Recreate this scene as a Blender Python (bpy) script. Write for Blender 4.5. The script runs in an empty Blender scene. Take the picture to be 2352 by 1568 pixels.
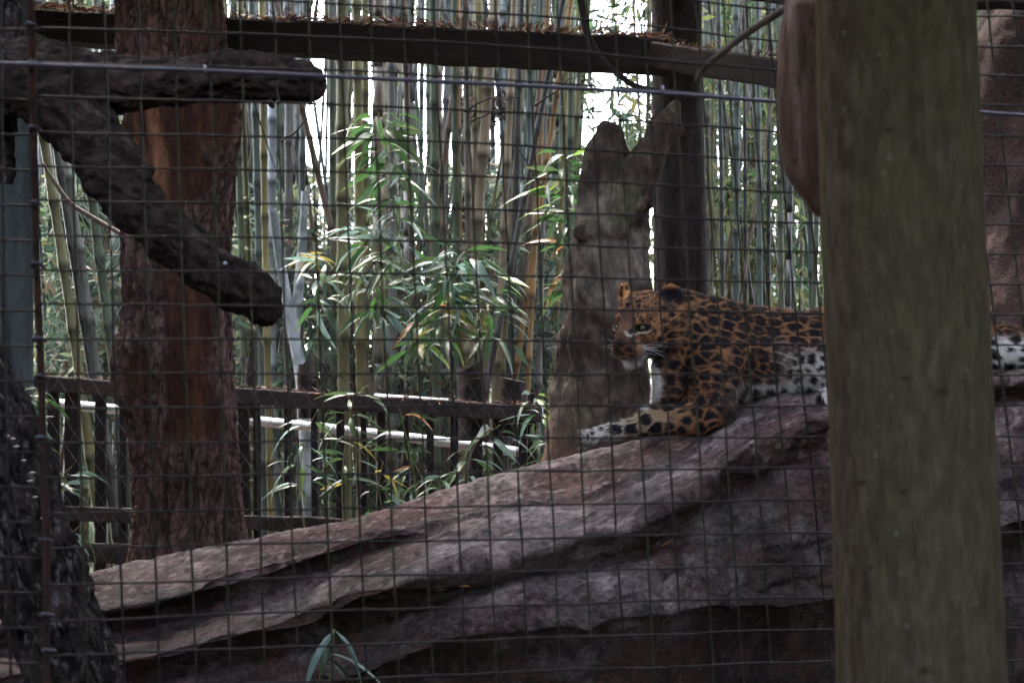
import bpy, math, random
import numpy as np
from mathutils import Vector, Matrix
random.seed(7); rng = np.random.default_rng(7)
S = bpy.context.scene; COL = S.collection
# ------------------------------------------------------------------ camera, world, sun, exposure
CAM = np.array([0.0, 0.0, 1.6]); PITCH = math.radians(5.0); ROLL = math.radians(-2.0)
F_PX = 3267.0                                    # focal length in units of a 2352 px wide picture
_F = np.array([0, math.cos(PITCH), math.sin(PITCH)])
_R0 = np.array([1.0, 0, 0]); _U0 = np.array([0, -math.sin(PITCH), math.cos(PITCH)])
_R = _R0*math.cos(ROLL) + _U0*math.sin(ROLL); _U = -_R0*math.sin(ROLL) + _U0*math.cos(ROLL)
cd = bpy.data.cameras.new('camera'); cam = bpy.data.objects.new('camera', cd); COL.objects.link(cam)
cd.lens = 50; cd.sensor_width = 36; cd.clip_end = 600; cd.clip_start = 0.05
cd.dof.use_dof = True; cd.dof.focus_distance = 4.45; cd.dof.aperture_fstop = 8.0
M = Matrix.Identity(4)
for i in range(3):
    M[i][0] = _R[i]; M[i][1] = _U[i]; M[i][2] = -_F[i]; M[i][3] = CAM[i]
cam.matrix_world = M; S.camera = cam
W = bpy.data.worlds.new('World'); S.world = W; W.use_nodes = True
nt = W.node_tree; bg = nt.nodes['Background']
sky = nt.nodes.new('ShaderNodeTexSky'); sky.sky_type = 'NISHITA'; sky.sun_disc = False
SUN_EL, SUN_AZ = math.radians(62), math.radians(-25)     # azimuth from +Y (behind the grove), to the left
sky.sun_elevation = SUN_EL; sky.sun_rotation = SUN_AZ; sky.air_density = 1.0; sky.dust_density = 6.0; sky.ozone_density = 1.0
hs = nt.nodes.new('ShaderNodeHueSaturation'); hs.inputs['Saturation'].default_value = .68; nt.links.new(sky.outputs[0], hs.inputs['Color']); nt.links.new(hs.outputs[0], bg.inputs[0])   # overcast: little blue left; bg.inputs[1].default_value = 0.15
sd = bpy.data.lights.new('sun', 'SUN'); sun = bpy.data.objects.new('sun', sd); COL.objects.link(sun)
sd.energy = 1.5; sd.angle = math.radians(25); sd.color = (1.0, 0.97, 0.93)
_sv = Vector((math.sin(SUN_AZ)*math.cos(SUN_EL), math.cos(SUN_AZ)*math.cos(SUN_EL), math.sin(SUN_EL)))
sun.rotation_euler = _sv.to_track_quat('Z', 'Y').to_euler()
S.view_settings.view_transform = 'Standard'; S.view_settings.look = 'None'
S.view_settings.exposure = 1.48; S.view_settings.gamma = 1.0; S.view_settings.use_curve_mapping = False

# ------------------------------------------------------------------ helpers
def P(u, v, d):
    "point at depth d metres along the view axis seen at (u, v) of a 2352 x 1568 picture"
    u = np.asarray(u, float); v = np.asarray(v, float); d = np.asarray(d, float)
    return CAM + d[..., None]*(_F + ((u-1176)/F_PX)[..., None]*_R + ((784-v)/F_PX)[..., None]*_U)
def PX(px, d): return px/F_PX*d
_perm = np.random.default_rng(3).permutation(4096).astype(np.int64)
_val = np.random.default_rng(4).random(4096)
def _h(ix, iy, iz, s=0): return _perm[(_perm[(_perm[(ix+s*17) & 4095]+iy) & 4095]+iz) & 4095]
def vnoise(p, s=0):
    q = np.floor(p); f = p-q; q = q.astype(np.int64); f = f*f*(3-2*f)
    x, y, z = q[..., 0], q[..., 1], q[..., 2]; fx, fy, fz = f[..., 0], f[..., 1], f[..., 2]
    o = 0
    for dx in (0, 1):
        for dy in (0, 1):
            for dz in (0, 1):
                w = (fx if dx else 1-fx)*(fy if dy else 1-fy)*(fz if dz else 1-fz)
                o = o+w*_val[_h(x+dx, y+dy, z+dz, s)]
    return o*2-1
def fbm(p, octv=4, s=0, gain=0.5):
    a, o, n = 1.0, 0, 0
    for k in range(octv):
        o = o+a*vnoise(p*2.03**k+k*11.3, s+k); n += a; a *= gain
    return o/n
def worley(p, s=0, jit=0.9):
    q = np.floor(p).astype(np.int64); f1 = np.full(p.shape[:-1], 9.0); f2 = f1.copy(); cid = np.zeros(p.shape[:-1], np.int64)
    for dx in (-1, 0, 1):
        for dy in (-1, 0, 1):
            for dz in (-1, 0, 1):
                h = _h(q[..., 0]+dx, q[..., 1]+dy, q[..., 2]+dz, s)
                c = np.stack([q[..., 0]+dx+.5+jit*(_val[h]-.5), q[..., 1]+dy+.5+jit*(_val[(h+1371) & 4095]-.5), q[..., 2]+dz+.5+jit*(_val[(h+2777) & 4095]-.5)], -1)
                d = np.sqrt(((p-c)**2).sum(-1))
                m = d < f1
                f2 = np.where(m, f1, np.minimum(f2, d)); cid = np.where(m, h, cid); f1 = np.where(m, d, f1)
    return f1, f2, cid
def sstep(a, b, x):
    t = np.clip((x-a)/(b-a), 0, 1); return t*t*(3-2*t)
def mesh_np(name, V, Q, col=None, smooth=True):
    V = np.asarray(V, np.float32); Q = np.asarray(Q, np.int32); k = Q.shape[1]
    me = bpy.data.meshes.new(name)
    me.vertices.add(len(V)); me.vertices.foreach_set('co', V.ravel())
    me.loops.add(Q.size); me.loops.foreach_set('vertex_index', Q.ravel())
    me.polygons.add(len(Q)); me.polygons.foreach_set('loop_start', np.arange(0, Q.size, k, dtype=np.int32))
    me.update(calc_edges=True)
    if smooth: me.polygons.foreach_set('use_smooth', np.ones(len(Q), bool))
    if col is not None:
        a = me.attributes.new('Col', 'FLOAT_COLOR', 'POINT')
        c = np.ones((len(V), 4), np.float32); c[:, :3] = col
        a.data.foreach_set('color', c.ravel())
    return me
def merge(parts):
    "join (V, Q, col) tuples with equal face size"
    Vs, Qs, Cs, n = [], [], [], 0
    for V, Q, C in parts:
        Vs.append(V); Qs.append(np.asarray(Q)+n); Cs.append(np.broadcast_to(np.asarray(C, float), (len(V), 3))); n += len(V)
    return np.concatenate(Vs), np.concatenate(Qs), np.concatenate(Cs)
def obj(name, me, m=None, parent=None, label=None, cat=None, group=None, kind=None, mw=None):
    o = bpy.data.objects.new(name, me); COL.objects.link(o)
    if m is not None and len(me.materials) == 0: me.materials.append(m)
    if mw is not None: o.matrix_world = mw
    if parent is not None:
        o.parent = parent; o.matrix_parent_inverse = Matrix.Translation(-Vector(parent.location))
    if label: o['label'] = label
    if cat: o['category'] = cat
    if group: o['group'] = group
    if kind: o['kind'] = kind
    return o
def thing(name, label, cat, loc, group=None):
    e = bpy.data.objects.new(name, None); COL.objects.link(e); e.location = Vector([float(x) for x in loc]); e.empty_display_size = .1
    e['label'] = label; e['category'] = cat
    if group: e['group'] = group
    return e
def grid_faces(n, m, wrap=True):
    i = np.arange(n-1)[:, None]; mm = m if wrap else m-1; j = np.arange(mm)[None, :]; j2 = (j+1) % m
    return np.stack([i*m+j, i*m+j2, (i+1)*m+j2, (i+1)*m+j], -1).reshape(-1, 4)
def resample(pts, n):
    pts = np.asarray(pts, float); s = np.r_[0, np.cumsum(np.linalg.norm(np.diff(pts[:, :3], axis=0), axis=1))]
    t = np.linspace(0, s[-1], n)
    # monotone-ish smooth interpolation (catmull-rom with finite-difference tangents)
    out = np.zeros((n, pts.shape[1])); k = np.clip(np.searchsorted(s, t, side='right')-1, 0, len(s)-2)
    tan = np.gradient(pts, s, axis=0) if len(s) > 2 else np.repeat((pts[1:]-pts[:-1])/(s[1]-s[0]), 2, 0)
    h = (s[k+1]-s[k])[:, None]; x = (t-s[k])[:, None]/h
    h00 = 2*x**3-3*x**2+1; h10 = x**3-2*x**2+x; h01 = -2*x**3+3*x**2; h11 = x**3-x**2
    return h00*pts[k]+h10*h*tan[k]+h01*pts[k+1]+h11*h*tan[k+1]
def tube(pts, r, seg=10, n=None, cap=True):
    "V, Q of a tube; pts (k,3), r scalar or (k,); also returns angle and along arrays"
    pts = np.asarray(pts, float); r = np.broadcast_to(np.asarray(r, float), (len(pts),))
    if n: 
        q = resample(np.c_[pts, r], n); pts, r = q[:, :3], q[:, 3]
    T = np.gradient(pts, axis=0); T /= np.linalg.norm(T, axis=1)[:, None]+1e-12
    up = np.array([0, -1.0, 0]) if abs(T[0][1]) < .9 else np.array([1.0, 0, 0])
    A = []
    for t in T:
        up = up-t*np.dot(up, t); up = up/(np.linalg.norm(up)+1e-12); A.append(up)
    A = np.array(A); B = np.cross(T, A)
    th = np.linspace(0, 2*np.pi, seg, endpoint=False)
    N = np.cos(th)[None, :, None]*A[:, None, :]+np.sin(th)[None, :, None]*B[:, None, :]
    V = pts[:, None, :]+r[:, None, None]*N
    V = V.reshape(-1, 3); Q = grid_faces(len(pts), seg)
    if cap:
        a = len(V); V = np.vstack([V, pts[0], pts[-1]]); j = np.arange(seg); j2 = (j+1) % seg; b = (len(pts)-1)*seg
        Q = np.vstack([Q, np.stack([j2, j, np.full(seg, a), np.full(seg, a)], -1), np.stack([b+j, b+j2, np.full(seg, a+1), np.full(seg, a+1)], -1)])
        Q = [tuple(dict.fromkeys(q)) for q in Q[-2*seg:]], Q[:-2*seg]
        return V, Q[1], N.reshape(-1, 3), Q[0]
    return V, Q, N.reshape(-1, 3), []
def tubemesh(name, pts, r, seg=10, n=None, col=None):
    V, Q, N, caps = tube(pts, r, seg, n)
    me = bpy.data.meshes.new(name); me.from_pydata(V.tolist(), [], Q.tolist()+[list(c) for c in caps])
    me.polygons.foreach_set('use_smooth', [True]*len(me.polygons))
    if col is not None:
        a = me.attributes.new('Col', 'FLOAT_COLOR', 'POINT'); c = np.ones((len(V), 4), np.float32); c[:, :3] = col; a.data.foreach_set('color', c.ravel())
    return me
def box_between(a, b, w, h, up=(0, 0, 1), jag=0.0, n=2, seed=0):
    "beam from a to b, width w (depth) height h, with worn edges when jag > 0"
    a = np.asarray(a, float); b = np.asarray(b, float); t = (b-a)/np.linalg.norm(b-a)
    up = np.asarray(up, float); up = up-t*np.dot(up, t); up /= np.linalg.norm(up); s = np.cross(t, up)
    prof = np.array([(-.5, -.42), (-.42, -.5), (.42, -.5), (.5, -.42), (.5, .42), (.42, .5), (-.42, .5), (-.5, .42)])
    x = np.linspace(0, 1, n)
    C = a+(b-a)*x[:, None]
    V = C[:, None, :]+(prof[:, 0]*w)[None, :, None]*s+(prof[:, 1]*h)[None, :, None]*up
    if jag: V = V+jag*fbm(V*9+seed*3.7, 3)[..., None]*(up+s*.5)
    V = V.reshape(-1, 3); Q = grid_faces(n, 8).tolist(); Q.append(list(range(8))[::-1]); Q.append([(n-1)*8+i for i in range(8)])
    me = bpy.data.meshes.new('timber'); me.from_pydata(V.tolist(), [], Q); return me
# SDF modelling ---------------------------------------------------
class SDF:
    def __init__(s, lo, hi, h):
        s.lo = np.asarray(lo, float); s.h = h; s.n = np.ceil((np.asarray(hi)-s.lo)/h).astype(int)+1
        s.f = np.full(tuple(s.n), 0.3, np.float32)
        s.ax = [s.lo[i]+h*np.arange(s.n[i]) for i in range(3)]
    def _sub(s, lo, hi):
        a = np.clip(((np.asarray(lo)-s.lo)/s.h).astype(int), 0, s.n-1); b = np.clip(((np.asarray(hi)-s.lo)/s.h).astype(int)+2, 1, s.n)
        sl = tuple(slice(a[i], b[i]) for i in range(3))
        g = np.stack(np.meshgrid(*[s.ax[i][sl[i]] for i in range(3)], indexing='ij'), -1).astype(np.float32)
        return sl, g
    def _mix(s, sl, d, k, sub=False):
        f = s.f[sl]
        if sub:
            h = np.clip(.5-.5*(f+d)/k, 0, 1); s.f[sl] = f*(1-h)+(-d)*h+k*h*(1-h)
        else:
            h = np.clip(.5+.5*(f-d)/k, 0, 1); s.f[sl] = f*(1-h)+d*h-k*h*(1-h)
    def cone(s, a, ra, b, rb, k=.02, sub=False):
        a = np.asarray(a, np.float32); b = np.asarray(b, np.float32); m = max(ra, rb)+k*2+.02
        sl, g = s._sub(np.minimum(a, b)-m, np.maximum(a, b)+m)
        if g.size == 0: return
        ab = b-a; t = np.clip(((g-a)@ab)/max(float(ab@ab), 1e-9), 0, 1)
        d = np.sqrt(((g-a-t[..., None]*ab)**2).sum(-1))-(ra+(rb-ra)*t)
        s._mix(sl, d, k, sub)
    def ell(s, c, r, B=None, k=.02, sub=False):
        c = np.asarray(c, np.float32); r = np.asarray(r, np.float32); m = float(r.max())+k*2+.02
        sl, g = s._sub(c-m, c+m)
        if g.size == 0: return
        q = g-c
        if B is not None: q = q@np.asarray(B, np.float32).T
        k0 = np.sqrt(((q/r)**2).sum(-1))+1e-6; k1 = np.sqrt(((q/r**2)**2).sum(-1))+1e-6
        s._mix(sl, k0*(k0-1)/k1, k, sub)
    def mesh(s):
        f = s.f; ins = f < 0; nx, ny, nz = f.shape
        cs = np.zeros((nx-1, ny-1, nz-1), np.int8)
        for dx in (0, 1):
            for dy in (0, 1):
                for dz in (0, 1): cs += ins[dx:nx-1+dx, dy:ny-1+dy, dz:nz-1+dz]
        act = np.argwhere((cs > 0) & (cs < 8)); idx = -np.ones(cs.shape, np.int32); idx[act[:, 0], act[:, 1], act[:, 2]] = np.arange(len(act))
        acc = np.zeros((len(act), 3)); cnt = np.zeros(len(act))
        cor = [(a, b, c) for a in (0, 1) for b in (0, 1) for c in (0, 1)]
        for p in cor:
            for ax in range(3):
                if p[ax] == 0:
                    q = list(p); q[ax] = 1
                    fa = f[act[:, 0]+p[0], act[:, 1]+p[1], act[:, 2]+p[2]]; fb = f[act[:, 0]+q[0], act[:, 1]+q[1], act[:, 2]+q[2]]
                    m = (fa < 0) != (fb < 0); t = np.where(m, fa/np.where(m, fa-fb, 1), 0)
                    pt = np.array(p, float)+np.zeros((len(act), 3)); pt[:, ax] = t
                    acc += pt*m[:, None]; cnt += m
        V = s.lo+(act+acc/cnt[:, None])*s.h
        Qs = []
        for ax in range(3):
            sl0 = [slice(None)]*3; sl1 = [slice(None)]*3; sl0[ax] = slice(0, -1); sl1[ax] = slice(1, None)
            A = ins[tuple(sl0)]; B = ins[tuple(sl1)]; e = np.argwhere(A != B); 
            o = [(ax+1) % 3, (ax+2) % 3]
            ok = (e[:, o[0]] > 0) & (e[:, o[1]] > 0) & (e[:, o[0]] < cs.shape[o[0]]) & (e[:, o[1]] < cs.shape[o[1]]) & (e[:, ax] < cs.shape[ax])
            e = e[ok]; flip = A[e[:, 0], e[:, 1], e[:, 2]]
            def at(d0, d1):
                c = e.copy(); c[:, o[0]] += d0; c[:, o[1]] += d1; return idx[c[:, 0], c[:, 1], c[:, 2]]
            q = np.stack([at(-1, -1), at(0, -1), at(0, 0), at(-1, 0)], -1)
            q = np.where(flip[:, None], q, q[:, ::-1]); Qs.append(q[(q >= 0).all(1)])
        return V, np.concatenate(Qs)
def normals(V, Q):
    n = np.cross(V[Q[:, 2]]-V[Q[:, 0]], V[Q[:, 3 % Q.shape[1]]]-V[Q[:, 1]]) if Q.shape[1] == 4 else np.cross(V[Q[:, 1]]-V[Q[:, 0]], V[Q[:, 2]]-V[Q[:, 0]])
    N = np.zeros_like(V)
    for k in range(Q.shape[1]):
        for c in range(3): N[:, c] += np.bincount(Q[:, k], n[:, c], len(V))
    return N/(np.linalg.norm(N, axis=1)[:, None]+1e-12)
def laplace(V, Q, it=2, w=.5):
    for _ in range(it):
        A = np.zeros_like(V); c = np.zeros(len(V))
        for k in range(4):
            a, b = Q[:, k], Q[:, (k+1) % 4]
            for i, j in ((a, b), (b, a)):
                c += np.bincount(i, minlength=len(V))
                for ax in range(3): A[:, ax] += np.bincount(i, V[j, ax], len(V))
        V = V*(1-w)+w*A/c[:, None]
    return V

# ------------------------------------------------------------------ materials
def mat(name, c1=(.2, .2, .2), c2=None, scale=8, rough=.8, bump=.0, bscale=40, stretch=(1, 1, 1), attr=False, transl=0, spec=.3, coat=0, metal=0, var=.25):
    m = bpy.data.materials.new(name); m.use_nodes = True; t = m.node_tree; N = t.nodes; L = t.links
    b = N['Principled BSDF']; b.inputs['Roughness'].default_value = rough; b.inputs['Specular IOR Level'].default_value = spec
    b.inputs['Metallic'].default_value = metal
    tc = N.new('ShaderNodeTexCoord'); mp = N.new('ShaderNodeMapping'); mp.inputs['Scale'].default_value = stretch
    L.new(tc.outputs['Object'], mp.inputs[0])
    nz = N.new('ShaderNodeTexNoise'); nz.inputs['Scale'].default_value = scale; nz.inputs['Detail'].default_value = 6; nz.inputs['Roughness'].default_value = .65
    L.new(mp.outputs[0], nz.inputs[0])
    if attr:
        a = N.new('ShaderNodeAttribute'); a.attribute_name = 'Col'
        mr = N.new('ShaderNodeMapRange'); mr.inputs[1].default_value = .3; mr.inputs[2].default_value = .7; mr.inputs[3].default_value = 1-var; mr.inputs[4].default_value = 1+var
        L.new(nz.outputs[0], mr.inputs[0])
        mx = N.new('ShaderNodeVectorMath'); mx.operation = 'SCALE'; L.new(a.outputs['Color'], mx.inputs[0]); L.new(mr.outputs[0], mx.inputs['Scale']); col = mx.outputs[0]
    else:
        r = N.new('ShaderNodeValToRGB'); r.color_ramp.elements[0].position = .35; r.color_ramp.elements[1].position = .68
        r.color_ramp.elements[0].color = (*c1, 1); r.color_ramp.elements[1].color = (*(c2 or c1), 1); L.new(nz.outputs[0], r.inputs[0]); col = r.outputs[0]
    L.new(col, b.inputs['Base Color'])
    if bump:
        n2 = N.new('ShaderNodeTexNoise'); n2.inputs['Scale'].default_value = bscale; n2.inputs['Detail'].default_value = 8; n2.inputs['Roughness'].default_value = .7
        L.new(mp.outputs[0], n2.inputs[0]); bp = N.new('ShaderNodeBump'); bp.inputs['Strength'].default_value = bump; bp.inputs['Distance'].default_value = .02
        L.new(n2.outputs[0], bp.inputs['Height']); L.new(bp.outputs[0], b.inputs['Normal'])
    if transl:
        tr = N.new('ShaderNodeBsdfTranslucent'); L.new(col, tr.inputs[0]); ms = N.new('ShaderNodeMixShader'); ms.inputs[0].default_value = transl
        L.new(b.outputs[0], ms.inputs[1]); L.new(tr.outputs[0], ms.inputs[2]); L.new(ms.outputs[0], N['Material Output'].inputs[0])
    return m
M_wire = mat('wire_steel', (.018, .016, .02), (.055, .042, .04), 30, .5, metal=.2)
M_rod = mat('galvanised_rod', (.10, .10, .14), (.17, .17, .23), 60, .42, metal=.5)
M_rust = mat('rusty_steel', (.035, .028, .03), (.11, .048, .032), 22, .85, .5, 80)
M_rock = mat('artificial_rock', attr=True, scale=75, rough=.85, bump=1.0, bscale=95, var=.6, stretch=(.8, .9, 1.1))
M_bark = mat('bark', attr=True, scale=30, rough=.95, bump=.9, bscale=80, stretch=(1.5, 1.5, .6), var=.5, spec=.15)
M_dbark = mat('dark_bark', attr=True, scale=30, rough=.95, bump=1.0, bscale=55, var=.5, spec=.12)
M_post = mat('mossy_post', attr=True, scale=30, rough=.9, bump=.4, bscale=110, stretch=(2, 2, .8), var=.26, spec=.15)
M_tim = mat('dark_timber', (.011, .008, .008), (.024, .017, .016), 9, .9, .6, 60, (1, 1, 1))
M_tim2 = mat('old_rail', (.022, .015, .014), (.055, .036, .033), 9, .85, .6, 60)
M_bam = mat('bamboo_culm', attr=True, scale=10, rough=.42, bump=.12, bscale=60, stretch=(3, 3, .35), var=.28, spec=.45)
M_leaf = mat('bamboo_leaf', attr=True, scale=30, rough=.33, transl=.38, var=.25, spec=.55)
M_far = mat('far_leaf', attr=True, scale=3, rough=.6, transl=.45, var=.3)
M_fur = mat('fur', attr=True, scale=200, rough=.8, var=.12, spec=.15)
M_skin = mat('coat', attr=True, scale=160, rough=.85, var=.12, bump=.2, bscale=300, spec=.15)
M_white = mat('white_pipe', (.85, .85, .88), (.88, .88, .9), 4, .22, spec=.8)
M_ground = mat('earth', (.06, .045, .035), (.13, .10, .075), 2.5, .95, .5, 20)
M_net = mat('netting_wire', (.05, .05, .055), (.15, .15, .165), 20, .5, metal=.3)
M_litter = mat('leaf_litter', attr=True, scale=40, rough=.8, var=.3)

# ------------------------------------------------------------------ ground, and unseen roof and walls added to darken the camera side
def plane(name, pts, m, **k):
    me = bpy.data.meshes.new(name); me.from_pydata([tuple(map(float, p)) for p in pts], [], [tuple(range(len(pts)))]); return obj(name, me, m, **k)
g = 60; xs = np.r_[-250, -120, np.linspace(-30, 30, g), 120, 250]; ys = np.r_[-60, np.linspace(-5, 55, g), 120, 400]
X, Y = np.meshgrid(xs, ys, indexing='ij'); Z = .12*fbm(np.stack([X*.5, Y*.5, X*0], -1), 3)-.05
obj('ground', mesh_np('ground', np.stack([X, Y, Z], -1).reshape(-1, 3), grid_faces(len(xs), len(ys), False)), M_ground, kind='structure')
def box(name, lo, hi, m, **k):
    a, b = np.array(lo, float), np.array(hi, float); c = [(x, y, z) for x in (a[0], b[0]) for y in (a[1], b[1]) for z in (a[2], b[2])]
    me = bpy.data.meshes.new(name); me.from_pydata(c, [], [(0, 1, 3, 2), (4, 6, 7, 5), (0, 4, 5, 1), (2, 3, 7, 6), (0, 2, 6, 4), (1, 5, 7, 3)]); return obj(name, me, m, **k)
box('unseen_shade_roof', (-7, -3.6, 3.0), (7, 1.55, 3.15), M_tim, kind='structure')
box('unseen_shade_wall', (-3.4, -3.6, 0), (3.4, -3.52, 2.2), M_tim, kind='structure')
box('unseen_shade_side_wall', (-3.4, -3.5, 0), (-3.3, 1.5, 2.99), M_tim, kind='structure')
box('unseen_shade_side_wall', (3.3, -3.5, 0), (3.4, 1.5, 2.99), M_tim, kind='structure')

# ------------------------------------------------------------------ rock ledge
def build_rock():
    # station u : list of (v, depth) from hidden back over the crest down to the foot
    T = {
     -250: [(1500, 5.3), (1375, 4.75), (1420, 4.4), (1470, 4.1), (1500, 4.3), (1540, 4.05), (1590, 3.75), (1620, 3.95), (1680, 3.6), (1740, 3.4), (1800, 3.6), (2500, 3.2)],
     160: [(1450, 5.3), (1318, 4.7), (1362, 4.35), (1408, 4.05), (1440, 4.3), (1492, 4.0), (1535, 3.72), (1570, 3.95), (1640, 3.55), (1700, 3.35), (1760, 3.55), (2500, 3.1)],
     400: [(1400, 5.3), (1266, 4.75), (1318, 4.35), (1366, 4.05), (1400, 4.35), (1458, 4.0), (1498, 3.7), (1535, 4.0), (1610, 3.5), (1680, 3.3), (1740, 3.5), (2500, 3.05)],
     640: [(1360, 5.3), (1222, 4.8), (1256, 4.4), (1290, 4.1), (1322, 4.4), (1372, 3.98), (1424, 3.66), (1462, 3.95), (1560, 3.45), (1640, 3.25), (1700, 3.45), (2500, 3.0)],
     850: [(1320, 5.3), (1181, 4.8), (1208, 4.45), (1238, 4.2), (1262, 4.32), (1296, 4.0), (1362, 3.62), (1402, 3.95), (1482, 3.42), (1545, 3.28), (1600, 3.5), (2500, 3.0)],
     1050: [(1250, 5.3), (1112, 4.8), (1145, 4.5), (1180, 4.3), (1200, 4.25), (1225, 4.02), (1300, 3.62), (1345, 3.95), (1395, 3.45), (1455, 3.24), (1500, 3.5), (2500, 3.0)],
     1300: [(1190, 5.3), (1043, 4.75), (1085, 4.5), (1120, 4.32), (1135, 4.24), (1165, 4.05), (1238, 3.62), (1290, 3.95), (1342, 3.46), (1432, 3.2), (1475, 3.5), (2500, 3.0)],
     1500: [(1140, 5.3), (1000, 4.72), (1035, 4.42), (1065, 4.27), (1085, 4.18), (1115, 4.0), (1188, 3.66), (1255, 3.98), (1305, 3.5), (1420, 3.2), (1452, 3.55), (2500, 3.0)],
     1640: [(1100, 5.3), (945, 4.8), (975, 4.42), (1015, 4.25), (1040, 4.15), (1062, 4.0), (1100, 3.8), (1160, 4.05), (1270, 3.6), (1400, 3.25), (1440, 3.6), (2500, 3.05)],
     1760: [(1060, 5.3), (893, 4.85), (908, 4.5), (950, 4.25), (968, 4.15), (982, 4.05), (1002, 3.95), (1085, 4.25), (1165, 3.72), (1398, 3.3), (1430, 3.65), (2500, 3.1)],
     1900: [(1040, 5.3), (885, 4.9), (902, 4.5), (926, 4.28), (938, 4.18), (947, 4.1), (962, 4.0), (1010, 4.3), (1100, 3.8), (1385, 3.35), (1415, 3.7), (2500, 3.15)],
     2120: [(1020, 5.4), (870, 5.0), (885, 4.6), (900, 4.4), (908, 4.3), (915, 4.2), (930, 4.1), (960, 4.35), (1010, 3.95), (1300, 3.5), (1330, 3.8), (2500, 3.2)],
     2320: [(980, 5.4), (836, 4.95), (846, 4.6), (856, 4.4), (862, 4.3), (868, 4.25), (880, 4.18), (915, 4.4), (950, 4.1), (1212, 3.7), (1245, 4.0), (2500, 3.3)],
     2700: [(940, 5.4), (800, 4.9), (812, 4.6), (824, 4.4), (832, 4.3), (840, 4.25), (852, 4.18), (890, 4.4), (920, 4.1), (1190, 3.7), (1225, 4.0), (2500, 3.3)]}
    us = sorted(T); K = np.array([[T[u][k] for k in range(12)] for u in us])
    K[:, 4, 1] = K[:, 3, 1]+.10; K[:, 7, 1] = K[:, 6, 1]+.11; K[:, 7, 0] += 12
    for q_ in range(len(us)):
        if us[q_] >= 1050: K[q_, 4, 1] = .5*(K[q_, 3, 1]+K[q_, 5, 1])
    K[:, 8, 1] = K[:, 6, 1]+.0; K[:, 9, 1] = K[:, 6, 1]-.03; K[:, 10, 1] = K[:, 9, 1]+.07; K[:, 11, 1] = K[:, 9, 1]+.35      # (stations,12,2)
    nu, npr = 620, 330
    uu = np.linspace(us[0], us[-1], nu)
    prof = np.zeros((nu, 12, 2))
    for k in range(12):
        for c in range(2): prof[:, k, c] = np.interp(uu, us, K[:, k, c])
    ker = np.hanning(41); ker /= ker.sum()
    pad = np.pad(prof, ((20, 20), (0, 0), (0, 0)), 'edge')
    prof = np.stack([[np.convolve(pad[:, k, c], ker, 'valid') for c in range(2)] for k in range(12)]).transpose(2, 0, 1)
    wob = 14*fbm(np.stack([uu*.006, uu*0, uu*0], -1), 3)
    # parameter along the profile: dense sampling where it is visible
    seglen = np.array([12, 30, 30, 24, 24, 30, 24, 32, 40, 30, 54]); tt = np.concatenate([[k+i/n for i in range(n)] for k, n in enumerate(seglen)]+[[11.0]])
    npr = len(tt)
    G = np.zeros((nu, npr, 2))
    kk = np.minimum(tt.astype(int), 10); x = (tt-kk)[None, :, None]
    p0, p1 = prof[:, kk], prof[:, kk+1]; m = np.gradient(prof, axis=1)*.8; m0, m1 = m[:, kk], m[:, kk+1]
    G = (2*x**3-3*x**2+1)*p0+(x**3-2*x**2+x)*m0+(-2*x**3+3*x**2)*p1+(x**3-x**2)*m1
    G[:, 30:, 0] += (20*fbm(np.stack([uu[:, None]*.006+0*tt[None, 30:], .35*tt[None, 30:]+0*uu[:, None], 0*uu[:, None]+0*tt[None, 30:]], -1), 3))*sstep(1.5, 4, tt[30:])[None, :]
    kr = np.hanning(27); kr /= kr.sum()
    for c in range(2):
        g_ = np.pad(G[..., c], ((0, 0), (13, 13)), 'edge'); G[..., c] = np.stack([np.convolve(q_, kr, 'valid') for q_ in g_])
    V = P(np.repeat(uu[:, None], npr, 1), G[..., 0], G[..., 1]).reshape(-1, 3)
    Q = grid_faces(nu, npr, False)[:, ::-1]
    N = normals(V, Q)
    vis = np.repeat(sstep(1.0, 2.2, tt)[None, :], nu, 0).ravel()
    big = fbm(V*np.array([1.6, 2.5, 3.2]), 4, 5); rid = 1-np.abs(fbm(V*np.array([5, 5, 8])+3, 4, 9))*2
    fine = fbm(V*np.array([24, 28, 34]), 4, 2)
    crack = sstep(.0, .09, np.abs(fbm(V*np.array([2.2, 3, 7])+7.7, 3, 21)))
    V2 = V+N*((.06*big*vis+.006*rid*(.3+vis)+.010*fine)-.010*(1-crack)*vis)[:, None]
    N2 = normals(V2, Q)
    a = sstep(-.2, .3, fbm(V*np.array([3, 3, 5])+2, 5, 31, .6)); b = sstep(0.0, .55, fbm(V*np.array([2, 2, 4])+9, 4, 41)); c = sstep(.1, .5, fbm(V*2.3+5, 4, 51)); d = sstep(-.1, .4, fbm(V*18, 3, 61))
    col = np.array([.12, .072, .070])[None]*(1-a[:, None])+np.array([.33, .30, .295])[None]*a[:, None]
    col = col*(1-.75*b[:, None])+np.array([.17, .085, .075])*.75*b[:, None]
    right = np.maximum(sstep(.15, .55, V[:, 0])*sstep(1.62, 1.47, V[:, 2]+.05*fbm(V*5, 3, 44)), sstep(1.40, 1.15, V[:, 2]+.08*fbm(V*5, 3, 45)))  # low and right-hand rock painted darker for shade, besides moss and red patches
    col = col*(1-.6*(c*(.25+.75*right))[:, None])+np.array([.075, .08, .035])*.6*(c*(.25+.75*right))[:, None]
    col *= (.55+.6*d)[:, None]; gr_ = sstep(.05, .4, fbm(V*np.array([45, 45, 70]), 3, 81))[:, None]; col *= 1-.55*gr_
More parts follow.
